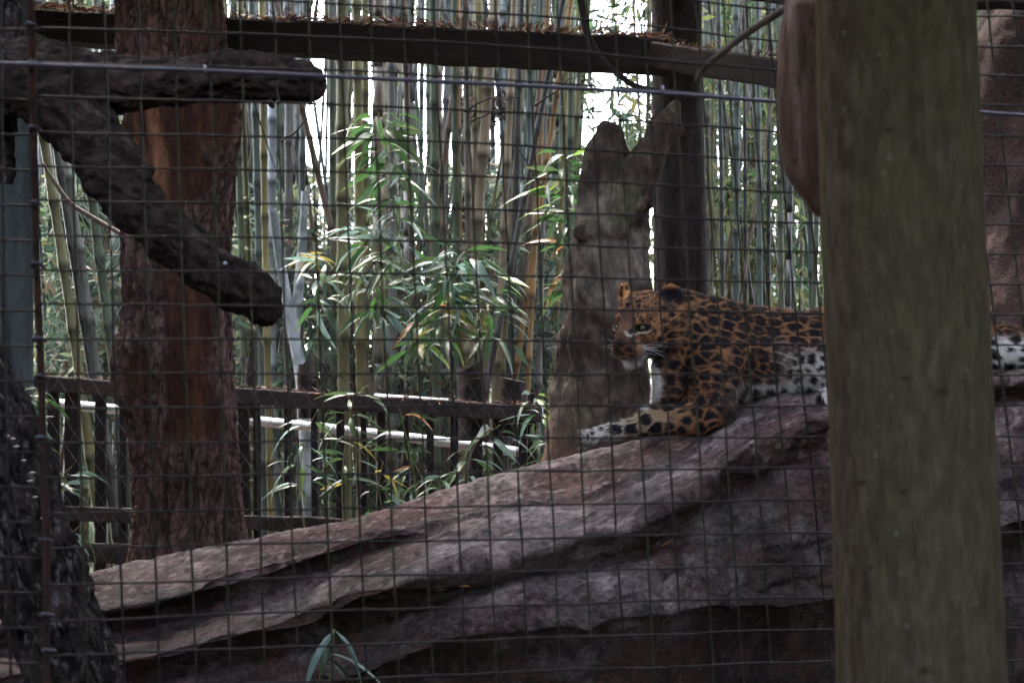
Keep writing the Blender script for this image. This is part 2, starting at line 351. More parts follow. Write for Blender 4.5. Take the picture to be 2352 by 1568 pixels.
    lich = (1-.6*right)*sstep(.2, .5, fbm(V*np.array([38, 38, 60])+1, 3, 71)); col = col*(1-.5*lich[:, None])+np.array([.42, .38, .36])*.5*lich[:, None]; lo_ = (right*sstep(.0, .3, fbm(V*np.array([9, 9, 12])+8, 4, 99)))[:, None]; col = col*(1-.6*lo_)+np.array([.16, .075, .055])*.6*lo_; col *= (1-.55*right)[:, None]; col = col*np.array([1.08, .95, .93])
    # darker along the cracks
    col *= (.75+.25*crack)[:, None]
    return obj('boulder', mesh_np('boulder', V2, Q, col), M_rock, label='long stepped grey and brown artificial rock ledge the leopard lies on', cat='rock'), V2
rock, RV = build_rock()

# right rock wall
def blob_column(name, pts, rad, label, cat, col1, col2, m, seg=260, n=420, d1=.09, sc=4, squash=1.0, fine=.022):
    V, Q, N, _ = tube(pts, rad, seg, n, cap=False)
    base = fbm(V*sc*.5, 4, 3)*d1+fbm(V*np.array([sc*3, sc*3, sc*2]), 4, 8)*fine*1.5+(1-np.abs(fbm(V*np.array([sc, sc, sc*.8]), 4, 14))*2)*fine
    V = V+N*base[:, None]
    a = sstep(-.35, .35, fbm(V*sc, 4, 23))[:, None]; b = sstep(.0, .4, fbm(V*sc*5, 3, 33))[:, None]
    col = (np.array(col1)*(1-a)+np.array(col2)*a)*(.7+.5*b)
    return obj(name, mesh_np(name, V, Q, col), m, label=label, cat=cat)
pts = P([2560, 2545, 2530, 2500, 2490, 2480, 2480], [-500, -100, 60, 190, 500, 900, 1700], [5.9]*7)
blob_column('rock_wall', pts, [.42, .42, .45, .48, .47, .5, .6], 'reddish brown rock wall standing behind the right side of the post', 'rock', (.06, .032, .030), (.125, .068, .06), M_rock, sc=3.2)

# ------------------------------------------------------------------ stump with two tops
def build_stump():
    d = 5.25; k = PX(1, d)
    lo = P(1200, 2500, d)-.5; lo = np.array([P(1240, 1200, d)[0]-.12, P(1400, 600, d)[1]-.42, P(1300, 1230, d)[2]])
    hi = np.array([P(1590, 600, d)[0]+.08, P(1400, 600, d)[1]+.42, P(1500, 190, d)[2]+.05])
    s = SDF(lo, hi, .0075)
    def c(u1, v1, r1, u2, v2, r2, o1=0, o2=0, kk=.03, sub=False): s.cone(P(u1, v1, d+o1), r1*k, P(u2, v2, d+o2), r2*k, kk, sub)
    c(1392, 1290, 118, 1388, 900, 102); c(1388, 900, 102, 1390, 640, 90); c(1390, 640, 90, 1388, 560, 74)
    c(1386, 540, 62, 1384, 430, 52, -.01, 0, .02); c(1384, 430, 52, 1390, 350, 42, kk=.015); c(1390, 350, 42, 1396, 306, 30, kk=.015); c(1410, 318, 26, 1424, 350, 22, kk=.012)
    c(1432, 470, 48, 1474, 385, 42, -.06, -.06, .015); c(1474, 385, 40, 1520, 300, 32, -.06, -.04, .012); c(1520, 300, 31, 1546, 248, 13, -.04, -.01, .012); c(1548, 250, 12, 1556, 300, 9, -.01, 0, .01)
    c(1470, 425, 26, 1492, 462, 16, -.04, 0, .012); c(1462, 560, 30, 1458, 720, 40, 0, 0, .02); c(1300, 1100, 56, 1308, 780, 28, -.05, 0); c(1452, 480, 36, 1455, 560, 36, .06, .06)
    c(1340, 530, 22, 1420, 522, 22, -.10, -.11, .015); c(1350, 660, 30, 1430, 800, 26, -.12, -.12, .02)
    s.ell(P(1474, 505, d-.10), (15*k, .05, 26*k), None, .010, True)
    V, Q = s.mesh(); N = normals(V, Q)
    V = laplace(V, Q, 2)
    N = normals(V, Q)
    band = np.abs(np.sin((V[:, 2]+.04*fbm(V*4, 2))*11))
    V = V+N*(.016*fbm(V*6, 4, 2)+.012*fbm(V*np.array([22, 22, 14]), 4, 5)+.007*(1-2*np.abs(fbm(V*np.array([30, 30, 10]), 3, 6))))[:, None]
    a = sstep(-.3, .4, fbm(V*6, 4, 7))[:, None]; b = sstep(-.1, .4, fbm(V*25, 3, 8))[:, None]; mo = sstep(.15, .5, fbm(V*4+4, 3, 19))[:, None]
    col = (np.array([.068, .046, .034])*(1-a)+np.array([.18, .142, .112])*a)*(.65+.5*b)
    col = col*(1-.6*mo)+np.array([.10, .105, .05])*.6*mo
    red = sstep(P(1340, 800, d)[0], P(1285, 800, d)[0], V[:, 0])[:, None]*sstep(1.9, 1.6, V[:, 2])[:, None]
    col = col*(1-.6*red)+np.array([.20, .105, .075])*.6*red
    return obj('stump', mesh_np('stump', V, Q, col), M_bark, label='tall weathered forked stump of grey brown wood behind the leopard', cat='stump')
build_stump()

# ------------------------------------------------------------------ big red-barked tree
def build_tree():
    d = 5.5; k = PX(1, d)
    E = [(-900, 270, 490), (-300, 275, 495), (0, 279, 500), (120, 284, 503), (190, 289, 512), (232, 290, 540), (300, 291, 541), (350, 292, 530), (430, 294, 523), (600, 291, 519), (720, 292, 520), (780, 285, 522), (815, 270, 523), (870, 272, 525), (930, 303, 529), (1000, 313, 531), (1150, 316, 542), (1230, 314, 556), (1300, 306, 572), (1500, 290, 600), (1900, 260, 640)]
    E = np.array(E, float); vv = np.linspace(-900, 1900, 900); L = np.interp(vv, E[:, 0], E[:, 1]); R = np.interp(vv, E[:, 0], E[:, 2])
    ker = np.hanning(17); ker /= ker.sum(); L = np.convolve(np.pad(L, 8, 'edge'), ker, 'valid'); R = np.convolve(np.pad(R, 8, 'edge'), ker, 'valid')
    c = P((L+R)/2, vv, np.full(900, d)); r = (R-L)/2*k
    V, Q, N, _ = tube(c[::-1], r[::-1], 420, None, cap=False)
    vrow = np.repeat(vv[::-1], 420); urow = None
    q = (V-CAM); dep = q@_F; uu = 1176+(q@_R)/dep*F_PX; v2 = 784-(q@_U)/dep*F_PX; front = (N@_F) < .35
    # stripped patches (bark gone, smooth inner wood)
    w = 42*fbm(V*7, 4, 77)
    def patch(u0, u1, v0, v1, e=26):
        return np.minimum(sstep(u0-e/3, u0+e/3, uu+w)*sstep(u1+e/3, u1-e/3, uu+w), sstep(v0-e, v0+e, v2+w)*sstep(v1+e, v1-e, v2+w))
    st = np.maximum.reduce([patch(292, 470, 215, 470, 14), patch(380, 545, 215, 350), patch(375, 490, 640, 1010), patch(280, 350, 800, 880), patch(360, 430, 440, 640)])*front
    bigp = st
    f1, f2, cid = worley(V*np.array([19, 19, 5.5])+(.8*fbm(V*np.array([9, 9, 5]), 4, 4))[:, None]+(.5*fbm(V*np.array([30, 30, 14]), 3, 41))[:, None], 5)
    fis = sstep(.0, .13, np.abs(fbm(V*np.array([26, 26, 4.5]), 4, 91)))
    groove = np.minimum(.35+.65*sstep(.0, .13, f2-f1), .2+.8*fis)
    f1b, f2b, cb = worley(V*np.array([42, 42, 15])+.4*fbm(V*14, 2, 6)[:, None], 8)
    g2 = sstep(.0, .25, f2b-f1b)
    plate = (_val[cid]-.5)
    disp = (1-st)*(.016*groove+.010*plate*groove+.006*g2+.006*fbm(V*np.array([30, 30, 60]), 3, 9))+st*(-.010+.004*fbm(V*np.array([40, 40, 4]), 3, 11)+.006*fbm(V*np.array([9, 9, 2]), 2, 12))
    disp += .02*fbm(V*2.2, 3, 15)
    V = V+N*disp[:, None]
    b = _val[(cid+55) & 4095][:, None]; n = sstep(-.4, .4, fbm(V*np.array([30, 30, 12]), 4, 18))[:, None]
    bark = (np.array([.125, .068, .058])*(1-b)+np.array([.20, .12, .105])*b)*(.65+.6*n)
    bark = bark*(.25+.75*(groove*(.75+.25*g2)))[:, None]
    s1 = sstep(-.1, .5, fbm(V*np.array([26, 26, 1.6]), 4, 24))[:, None]; s2 = sstep(.1, .5, fbm(V*np.array([14, 14, 1.5])+3, 3, 25))[:, None]
    wood = np.array([.075, .032, .024])*(1-s1)+np.array([.15, .062, .036])*s1
    wood = wood*(1-.7*s2)+np.array([.21, .095, .05])*.7*s2
    pale = (sstep(300, 315, uu)*sstep(400, 370, uu)*sstep(225, 260, v2)*sstep(520, 400, v2))[:, None]*s1
    wood = wood*(1-.7*pale)+np.array([.42, .19, .11])*.7*pale
    col = .68*bark*(1-st[:, None])+.55*wood*st[:, None]
    t = thing('tree', 'thick upright tree trunk with flaking reddish bark and bare orange wood', 'tree', (c[-1][0], c[-1][1], 0))
    obj('trunk', mesh_np('trunk', V, Q, col), M_bark, t)
    # small broken nub at the left
    return t
build_tree()

# ------------------------------------------------------------------ dark forked climbing log, upper left
def build_log():
    d = 3.6; k = PX(1, d)
    lo = np.array([P(-330, 0, d)[0], P(0, 400, d)[1]-.35, P(0, 820, d)[2]]); hi = np.array([P(770, 0, d)[0], P(0, 400, d)[1]+.35, P(0, -330, d)[2]])
    s = SDF(lo, hi, .0065)
    def ch(L, kk=.02):
        for a, b in zip(L[:-1], L[1:]): s.cone(P(a[0], a[1], d+a[3]), a[2]*k, P(b[0], b[1], d+b[3]), b[2]*k, kk)
    ch([(-320, 150, 85, .1), (-60, 170, 88, .05), (60, 185, 84, 0), (150, 195, 70, 0), (250, 190, 58, 0), (400, 184, 50, -.02), (520, 180, 49, -.03), (600, 178, 46, -.03), (660, 184, 40, -.03), (705, 186, 33, -.03), (724, 196, 14, -.03)])
    ch([(560, 160, 26, -.05), (625, 156, 22, -.05)]); ch([(690, 165, 20, -.02), (712, 160, 10, -.02)])
    ch([(130, 230, 88, 0), (195, 300, 66, -.02), (265, 395, 52, -.04), (325, 485, 46, -.06), (395, 553, 44, -.08), (465, 605, 42, -.1), (540, 655, 44, -.12), (590, 690, 42, -.13), (608, 708, 34, -.13)])
    ch([(600, 660, 24, -.12), (628, 668, 8, -.12)]); ch([(600, 730, 20, -.12), (606, 742, 6, -.12)], .01)
    s.ell(P(518, 605, d-.16), (16*k, .03, 15*k), None, .006, True)
    for (u_, v_, r_, o_) in [(745, 140, 26, -.03), (738, 225, 20, -.06), (690, 228, 12, -.10), (700, 142, 12, -.11), (640, 745, 16, -.14), (575, 745, 14, -.2), (640, 650, 12, -.12)]: s.ell(P(u_, v_, d+o_), (r_*k, .05, r_*k*.8), None, .008, True)
    ch([(655, 150, 14, -.03), (672, 128, 5, -.03)], .012); ch([(706, 220, 7, -.03), (712, 240, 3, -.03)], .008); ch([(622, 235, 9, -.05), (628, 250, 3, -.05)], .008); ch([(330, 400, 12, -.08), (345, 385, 5, -.08)], .01)
    V, Q = s.mesh(); V = laplace(V, Q, 1); N = normals(V, Q)
    # bark runs along the limbs: stretch noise along the diagonal / horizontal
    rot = np.array([[.8, 0, -.6], [0, 1, 0], [.6, 0, .8]])
    W1 = np.where((V[:, 2] > P(0, 260, d)[2])[:, None], V*np.array([10, 40, 40]), (V@rot.T)*np.array([12, 38, 38]))
    f1, f2, cid = worley(W1*1.3+1.2*fbm(V*15, 3, 3)[:, None], 5); gr = sstep(0, .16, np.abs(fbm(W1*.9, 4, 33)))
    V = V+N*(.034*fbm(V*8, 4, 2)+.006*gr+.010*fbm(W1*1.4, 4, 4)+.006*fbm(V*70, 3, 5))[:, None]
    a = _val[cid][:, None]; b = sstep(.1, .5, fbm(W1*2, 3, 12))[:, None]
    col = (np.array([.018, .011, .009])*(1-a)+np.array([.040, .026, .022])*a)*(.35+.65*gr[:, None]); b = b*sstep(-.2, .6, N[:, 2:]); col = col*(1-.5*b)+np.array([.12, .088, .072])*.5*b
    t = thing('climbing_log', 'dark rough forked log reaching right in front of the red trunk', 'log', P(-60, 170, d))
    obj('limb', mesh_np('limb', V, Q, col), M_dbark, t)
    o = obj('knot', tubemesh('knot', P([517, 519], [604, 608], [d-.165, d-.15]), 4.5*k, 12), mat('pale_knot', (.2, .2, .23), (.26, .26, .29), 30, .8), t)
build_log()
def bark_tube(name, U, Vv, D, rpx, label, cat, c1, c2, hi, seg=200, n=420, sc=1.0, m=None, amp=1.0):
    D = np.asarray(D, float); pts = P(U, Vv, D); V, Q, N, _ = tube(pts, np.asarray(rpx)/F_PX*D, seg, n, cap=False)
    ax = pts[-1]-pts[0]; ax /= np.linalg.norm(ax); al = (V@ax)[:, None]*ax; W1 = ((V-al)*38+al*11)*sc
    f1, f2, cid = worley(W1*1.4+1.2*fbm(V*16, 3, 3)[:, None], 5); gr = sstep(0, .18, np.abs(fbm(W1*.9, 4, 33)))
    V = V+N*(amp*(.008*gr+.012*fbm(W1*1.6, 3, 4)+.004*fbm(V*80, 2, 5))+.03*amp*fbm(V*4, 2, 7))[:, None]
    a = _val[cid][:, None]; b = sstep(.25, .5, fbm(W1*3.4, 3, 12))[:, None]
    col = (np.array(c1)*(1-a)+np.array(c2)*a)*(.3+.7*gr[:, None]); col = col*(1-.6*b)+np.array(hi)*.6*b
    t = thing(name, label, cat, pts[-1]); obj('trunk', mesh_np('trunk', V, Q, col), m or M_dbark, t); return t
bark_tube('dark_tree', [2, 4, 6, 4, 0], [-600, -100, 150, 300, 420], [3.75]*5, [44, 44, 46, 36, 18], 'dark rough trunk at the upper left edge where the log starts', 'tree', (.018, .013, .011), (.042, .031, .027), (.11, .095, .085), n=300, seg=140)
bark_tube('leaning_tree', [-130, -60, 0, 60, 105, 140, 175, 260, 330], [700, 900, 1060, 1230, 1350, 1460, 1568, 1800, 2100], [3.1, 3.05, 3, 2.95, 2.9, 2.88, 2.85, 2.8, 2.75], [80, 84, 88, 92, 94, 95, 98, 110, 120], 'dark leaning trunk with rough flecked bark at the lower left corner', 'tree', (.017, .013, .012), (.048, .037, .033), (.16, .14, .135), n=620, seg=240, sc=1.2)
# little bracket fungi on the leaning trunk
fo_ = ['uppermost', 'second from the top', 'third from the top', 'fourth from the top', 'fifth from the top', 'sixth from the top', 'seventh from the top', 'third from the bottom', 'second from the bottom', 'lowest']
FP = [(18, 1002), (30, 1008), (38, 1026), (55, 1058), (75, 1086), (70, 1105), (82, 1142), (100, 1190), (128, 1288), (143, 1342)]
for i, (u, v) in enumerate(FP) if True else enumerate([(55, 1058), (75, 1086), (68, 1106), (38, 1026), (18, 1002), (70, 1105), (82, 1142), (128, 1288), (143, 1342), (30, 1006)]):
    d = 2.9; me = bpy.data.meshes.new('fungus'); a = np.linspace(0, np.pi*2, 9)[:-1]; r = PX(7+3*random.random(), d)
    vs = [(r*math.cos(t), r*.7*math.sin(t)-.002, .001) for t in a]+[(0, 0, .004), (0, 0, -.003)]
    me.from_pydata(vs, [], [(k, (k+1) % 8, 8) for k in range(8)]+[((k+1) % 8, k, 9) for k in range(8)])
    if i == 0: M_fun = mat('pale_fungus', (.3, .25, .22), (.45, .38, .34), 60, .8)
    p = P(u, v, d-.02-.03*i/10); obj('bracket_fungus', me, M_fun, label='tiny pale bracket fungus on the leaning trunk, '+fo_[i], cat='fungus', group='pale fungi on the leaning trunk', mw=Matrix.Translation(Vector(p)))

# ------------------------------------------------------------------ big mossy post, side timber
def build_post():
    d = 1.75; vv = np.array([-500, 0, 500, 1000, 1568, 2300]); L = np.array([1866, 1880, 1893, 1912, 1930, 1952]); R = np.array([2222, 2236, 2253, 2276, 2304, 2340])
    pts = P((L+R)/2., vv, np.full(6, d)); V, Q, N, _ = tube(pts, (R-L)/2./F_PX*d*1.004, 400, 760, cap=False)
    q = V-CAM; dep = q@_F; uu = 1176+(q@_R)/dep*F_PX; v2 = 784-(q@_U)/dep*F_PX
    th = np.tile(np.linspace(0, 2*np.pi, 400, endpoint=False), 760); al = np.repeat(np.linspace(0, 1.6, 760), 400)
    C = np.stack([np.cos(th)*1.0, np.sin(th)*1.0, al*1.0], -1)
    grain = fbm(C*np.array([20, 20, 28]), 5, 2, .6); crack = sstep(.0, .03, np.abs(fbm(C*np.array([9, 9, 6])+2, 3, 12))+.12*sstep(-.25, .1, fbm(C*np.array([4, 4, 5])+9, 2, 3)))
    knots = np.zeros(len(V)); 
    for (ku, kv, kr) in [(2040, 300, 10), (2037, 298, 6), (2305-180, 1540, 14), (2075, 1130, 9), (2000, 1305, 8), (2080, 870, 12), (2165, 900, 16), (1978, 1110, 9)]:
        knots = np.maximum(knots, np.exp(-(((uu-ku)/kr)**2+((v2-kv)/(kr*.6))**2))*((N@_F) < 0))
    V = V+N*(.0009*grain-.0010*(1-crack)-.003*knots+.004*fbm(C*np.array([2, 2, 1]), 2, 5))[:, None]
    x = (uu-np.interp(v2, vv, L))/370.
    br = .8*np.maximum(sstep(.26, .10, x+.05*fbm(C*np.array([6, 6, 14]), 4, 8))*sstep(.0, .06, x), .75*sstep(.1, .5, fbm(C*np.array([3.5, 3.5, 10])+3, 4, 14)))[:, None]
    g = sstep(-.35, .35, fbm(C*np.array([10, 10, 30]), 5, 18, .6))[:, None]
    moss = np.array([.135, .110, .070])*(1-g)+np.array([.178, .150, .093])*g
    brown = np.array([.12, .088, .070])*(1-g)+np.array([.20, .155, .130])*g
    dk = sstep(.30, .55, x)*sstep(.95, .6, x); dk = dk[:, None]*sstep(-.2, .3, fbm(C*np.array([4, 4, .9])+6, 3, 28))[:, None]
    col = moss*(1-br)+brown*br; col = col*(1-.15*dk)
    col *= (.9+.16*sstep(-.3, .4, grain))[:, None]*(.6+.4*crack)[:, None]
    f1, f2, cid = worley(C*np.array([6.5, 6.5, 52]), 31, 1.0); keep = _val[cid] > .62; rr = .13+.15*_val[(cid+9) & 4095]
    dot = (keep*sstep(rr, rr*.6, f1))[:, None]; col = col*(1-.7*dot)+np.array([.24, .24, .19])*.7*dot
    col *= (1-.6*knots)[:, None]
    t = thing('post', 'thick round mossy timber post in the right foreground', 'post', (pts[-1][0], pts[-1][1], 0))
    obj('shaft', mesh_np('shaft', V, Q, col), M_post, t)
    # pale thread curling down the post
    s = P([2178, 2178, 2165, 2140, 2105, 2072, 2052], [-20, 60, 160, 250, 310, 355, 372], [1.58]*7)
    M_thr = mat('thread', (.22, .2, .18), None, 5, .7)
    obj('thread', tubemesh('thread', s, .00022, 5, 60), M_thr, label='fine pale thread curling down the upper face of the big post', cat='thread')
    # side timber, a rounded slab fixed behind the post
    o = [(1812, -60), (1800, 30), (1790, 90), (1786, 170), (1786, 250), (1790, 320), (1797, 372), (1808, 408), (1826, 436), (1846, 462), (1866, 488), (1880, 497), (1898, 499), (1930, 500), (1950, 400), (1950, 200), (1945, -60)]
    o = np.array(o, float); dd = 1.93; cen = o.mean(0); rings = []
    for sc, off in [(0.0, -.052), (.55, -.050), (.8, -.044), (.93, -.030), (1.0, -.01), (1.0, .03), (.93, .05), (.0, .055)]:
        n = 160; per = resample(np.c_[np.vstack([o, o[:1]]), np.zeros(len(o)+1)], n+1)[:-1, :2]
        if len(rings) == 0 or True:
            q = cen+(per-cen)*np.maximum(sc, .01); rings.append(P(q[:, 0], q[:, 1], np.full(n, dd+off)))
    base = np.array(rings); fin = [base[0]]
    for a, b in zip(base[:-1], base[1:]):
        for t_ in np.linspace(0, 1, 15)[1:]: fin.append(a*(1-t_)+b*t_)
    V = np.array(fin); nr = len(V); V = V.reshape(-1, 3); Q = grid_faces(nr, 160)
    N = normals(V, Q); G = fbm(V*np.array([80, 60, 5]), 4, 6); V = V+N*(.0015*G)[:, None]
    q = V-CAM; dep = q@_F; uu = 1176+(q@_R)/dep*F_PX; v2 = 784-(q@_U)/dep*F_PX
    st = sstep(-.3, .4, G)[:, None]; gm = np.maximum(sstep(1845, 1885, uu)*sstep(420, 330, v2), .8*sstep(1812, 1795, uu)*sstep(120, 260, v2))[:, None]*sstep(-.4, .2, fbm(V*np.array([40, 40, 9]), 3, 9))[:, None]
    ck_ = sstep(0, .05, np.abs(fbm(V*np.array([55, 40, 3.5])+4, 3, 16)))[:, None]; col = (.45+.55*ck_)*(np.array([.21, .125, .11])*(1-st)+np.array([.36, .25, .23])*st); col = col*(1-.75*gm)+np.array([.06, .058, .026])*.75*gm
    obj('timber_block', mesh_np('timber_block', V, Q, col), M_post, label='reddish rounded timber slab fixed to the left side of the big post', cat='timber')
build_post()

# ------------------------------------------------------------------ front welded mesh
def dmesh(u):           # the mesh plane recedes slightly to the right
    return 2.0/(1-.235*(np.asarray(u, float)-1176)/F_PX)
mt = thing('wire_mesh', 'welded square wire mesh panel filling the whole foreground', 'fence', P(1176, 2600, 2.0)*np.array([1, 1, 0]))
def hv(n, u):
    a = 70-.5*n+79.2*n if n < 13 else 1094+81*(n-13); a = {0: 70, 1: 149}.get(n, 70+78.77*n if n <= 13 else 1094+81.4*(n-13))
    b = 107+75.1*n if n <= 13 else 1083+77.0*(n-13)
    c = (163+69.5*n if n <= 5 else 507+70.9*(n-5)) if n <= 13 else 1074+74.5*(n-13)
    if n == 0: c = 163
    x = [250., 1144., 1784.]; y = [a, b, c]
    L = 0
    for i in range(3):
        t = y[i]
        for j in range(3):
            if j != i: t = t*(u-x[j])/(x[i]-x[j])
        L = L+t
    lin = a+(b-a)/(x[1]-x[0])*(u-x[0]); L = np.where(u < 250, lin, L)
    ru = c+(c-b)/(x[2]-x[1])*.25*(u-x[2]); return np.where(u > 1784, ru, L)
SCR = {}
M_wire2 = mat('algae_wire', (.03, .03, .02), (.07, .066, .036), 30, .6)
def wire(us, vs, off, r=.00165, seed=0, par=None, m=None, dn=None, nm='wire', wav=1.0):
    us = np.asarray(us, float); d = (dmesh(us) if dn is None else dn)+off
    nz = np.stack([us*.012, np.asarray(vs, float)*.012, np.full(len(us), seed*7.3)], -1)
    su = us+wav*2.2*fbm(nz, 2, 1); sv = np.asarray(vs)+wav*2.2*fbm(nz, 2, 2); p = P(su, sv, d+.004*wav*fbm(nz*.6, 2, 3)); SCR[seed] = (su, sv, p)
    return obj(nm, tubemesh(nm, p, r, 6), m or M_wire, par)
for n in range(-2, 22):
    u = np.linspace(82 if n < 13 else 100, 2480, 90); wire(u, hv(n, u)+3*fbm(np.stack([u*.004, u*0+n*3.1, u*0], -1), 2), 0, seed=n, par=mt)
VT = [(162, 198), (245, 282), (322, 362), (405, 446), (483, 527), (558, 605), (636, 680), (714, 760), (786, 837), (858, 913), (933, 989), (1006, 1064), (1074, 1137), (1147, 1210), (1220, 1283), (1290, 1355), (1357, 1428), (1422, 1498), (1489, 1564), (1552, 1632), (1613, 1700), (1675, 1767), (1729, 1835), (1780, 1899), (1835, 1960), (1890, 2020), (1945, 2080), (2000, 2140), (2056, 2200), (2112, 2260), (2168, 2316), (2224, 2372), (2290, 2440), (2350, 2500)]
for i, (a, b) in enumerate(VT):
    v = np.linspace(-150, 1750, 70); u = a+(b-a)*(v-200)/1250. + 3*fbm(np.stack([v*.004, v*0+i*2.7, v*0], -1), 2)
    if a > 1700: u += 14*np.sin(np.clip((v-217)/900, 0, 1)*np.pi)*-.35
    wire(u, v, .0038, seed=100+i, par=mt, m=M_wire2 if _val[i*5+2] > .55 else M_wire)
wv = []
for i in range(len(VT)):
    uv_, vv_, pv_ = SCR[100+i]
    for n in range(-2, 22):
        uh_, vh_, ph_ = SCR[n]; v_ = 700.
        for _ in range(6): u_ = np.interp(v_, vv_, uv_); v_ = np.interp(u_, uh_, vh_)
        if u_ > uh_[0]: wv.append(np.array([np.interp(u_, uh_, ph_[:, k]) for k in range(3)])+_F*.0018)
O6 = np.array([(1, 0, 0), (-1, 0, 0), (0, 1, 0), (0, -1, 0), (0, 0, 1.15), (0, 0, -1.15)])*.0029; wv = np.array(wv); r8 = np.random.default_rng(8).uniform(.75, 1.25, (len(wv), 1, 1))
VV_ = (wv[:, None, :]+O6[None]*r8).reshape(-1, 3); T8 = np.array([(0, 2, 4), (2, 1, 4), (1, 3, 4), (3, 0, 4), (2, 0, 5), (1, 2, 5), (3, 1, 5), (0, 3, 5)]); obj('weld_beads', mesh_np('weld_beads', VV_, ((np.arange(len(wv))*6)[:, None, None]+T8[None]).reshape(-1, 3)), M_wire, mt, kind='stuff')
mt2 = thing('wire_mesh', 'narrow strip of second wire mesh panel left of the rusty rod', 'fence', P(40, 2600, 1.95)*np.array([1, 1, 0]))
for k in range(-2, 19):
    u = np.linspace(-140, 90, 12); wire(u, 308+80.8*k-160+(u-50)*.02, -.008, seed=200+k, par=mt2)
for a, b in ((-70, -45), (0, 24)):
    v = np.linspace(-150, 1750, 40); wire(a+(b-a)*(v/1568.), v, -.004, seed=300+a, par=mt2)
# rusty joining rod with clips
rod = thing('tie_rod', 'rusty upright rod with wire clips joining the two mesh panels', 'rod', P(100, 2600, 1.93)*np.array([1, 1, 0]))
v = np.linspace(-150, 1750, 60); u = np.interp(v, [-150, 0, 60, 300, 620, 860, 1015, 1260, 1425, 1750], [68, 70, 72, 77, 84, 94, 99, 107, 105, 108])
obj('shaft', tubemesh('shaft', P(u, v, dmesh(u)+.012), PX(8.5, 1.95), 12), M_rust, rod)
for (cu, cv) in [(73, 65), (78, 152), (80, 300), (83, 472), (86, 611), (90, 782), (95, 868), (98, 1008), (106, 1242), (108, 1412), (112, 1494)]:
    dd = float(dmesh(cu)); a = np.linspace(-.3, np.pi+.3, 12); rr = PX(13, dd)
    c = P(cu, cv, dd+.006); pts = c+np.outer(np.cos(a)*rr, _R)+np.outer(np.sin(a)*rr*.55, _U)-np.outer(np.sin(a)*.012, _F)
    obj('clip', tubemesh('clip', pts, .0022, 6), M_rod, rod)
# blue-grey tension rod across the panel
tr = thing('tension_rod', 'straight blue grey steel rod running across the top of the mesh', 'rod', P(1000, 185, 1.99))
u = np.linspace(-150, 1812, 60); q = np.interp(u, [-150, 0, 470, 1144, 1522, 1812], [139, 146, 162, 194, 214, 236])
obj('bar', tubemesh('bar', P(u, q, dmesh(u)-.012), .0030, 8), M_rod, tr)
for cu, cv in ((470, 160), (1522, 207)):
    dd = float(dmesh(cu)); obj('clip', tubemesh('clip', P([cu, cu+1, cu], [cv-9, cv, cv+11], [dd-.013, dd-.017, dd-.013]), .0022, 6), mat('clip_steel', (.35, .35, .42), None, 5, .4, metal=.6), tr)
u = np.linspace(2225, 2500, 8); tr2 = obj('tension_rod', tubemesh('tension_rod', P(u, 256+(u-2225)*.07, dmesh(u)-.01), .0028, 8), M_rod, label='short length of steel rod emerging right of the big post', cat='rod')

# ------------------------------------------------------------------ sticks and vine
M_twig = mat('twig_bark', (.10, .08, .07), (.2, .16, .14), 40, .85, .5, 150)
obj('stick', tubemesh('stick', P([1840, 1812, 1760, 1700, 1655, 1625, 1604, 1598], [-8, 14, 48, 88, 124, 148, 176, 190], [2.0, 2.0, 2.02, 2.05, 2.07, 2.08, 2.1, 2.1]), [.0062, .006, .0055, .0052, .005, .0045, .004, .002], 10, 60), M_twig, label='bare pale broken stick caught in the mesh left of the post', cat='stick')
obj('vine', tubemesh('vine', P([1325, 1334, 1342, 1350, 1368, 1390, 1422, 1455, 1492, 1540, 1600], [-60, 0, 40, 80, 115, 145, 172, 196, 206, 212, 216], [5.3]*11), [.014, .0145, .015, .014, .012, .011, .011, .011, .011, .010, .008], 10, 90), M_tim, label='dark bare vine hanging over the roof beam beside the back post', cat='vine')
obj('vine', tubemesh('vine', P([98, 130, 165, 200, 232, 262, 290], [375, 425, 470, 492, 512, 528, 545], [6.2]*7), [.006, .009, .011, .010, .012, .010, .008], 8, 60), M_twig, label='grey brown arching stem sagging between the pole and red trunk', cat='vine')

# ------------------------------------------------------------------ roof beam, back post, low fence
def timber(name, a, b, w, h, m, par=None, n=60, jag=.008, seed=0, **k):
    me = box_between(a, b, w, h, jag=jag, n=n, seed=seed); return obj(name, me, m, par, **k)
fr = thing('pergola', 'dark square beam on a dark upright post carrying the enclosure roof', 'frame', P(1555, 2600, 6.0)*np.array([1, 1, 0]))
timber('beam', P(-120, 56, 6.1), P(1530, 130, 5.85), .11, PX(74, 5.95), M_tim, fr, n=120)
timber('beam', P(1508, 128, 5.82), P(1980, 200, 4.9), .09, PX(62, 5.5), M_tim2, fr, n=40, seed=3)
timber('rafter', P(1690, -30, 4.9), P(1900, 6, 4.3), .09, PX(44, 4.6), M_tim, fr, n=20, seed=5)
timber('rafter', P(2180, 2, 4.5), P(2520, -6, 4.3), .09, PX(34, 4.4), M_tim, fr, n=20, seed=6)
V, Q, N, _ = tube(P([1546, 1552, 1556, 1563, 1580], [-500, 0, 300, 670, 2500], [6.05]*5), np.array([60, 60, 57, 60, 64])/F_PX*6.05, 40, 300, cap=False)
V = V+N*(.006*fbm(V*np.array([40, 40, 3]), 3, 4)+.012*fbm(V*2, 3, 6))[:, None]
ca = sstep(-.3, .4, fbm(V*np.array([30, 30, 2.5]), 3, 9))[:, None]
obj('upright', mesh_np('upright', V, Q, np.array([.022, .016, .016])*(1-ca)+np.array([.05, .037, .035])*ca), M_bark, fr)
V, Q, N, _ = tube(P([35, 37, 38, 42], [-300, 300, 850, 2400], [5.7]*4), np.array([38, 38, 37, 38])/F_PX*5.7, 40, 200, cap=False)
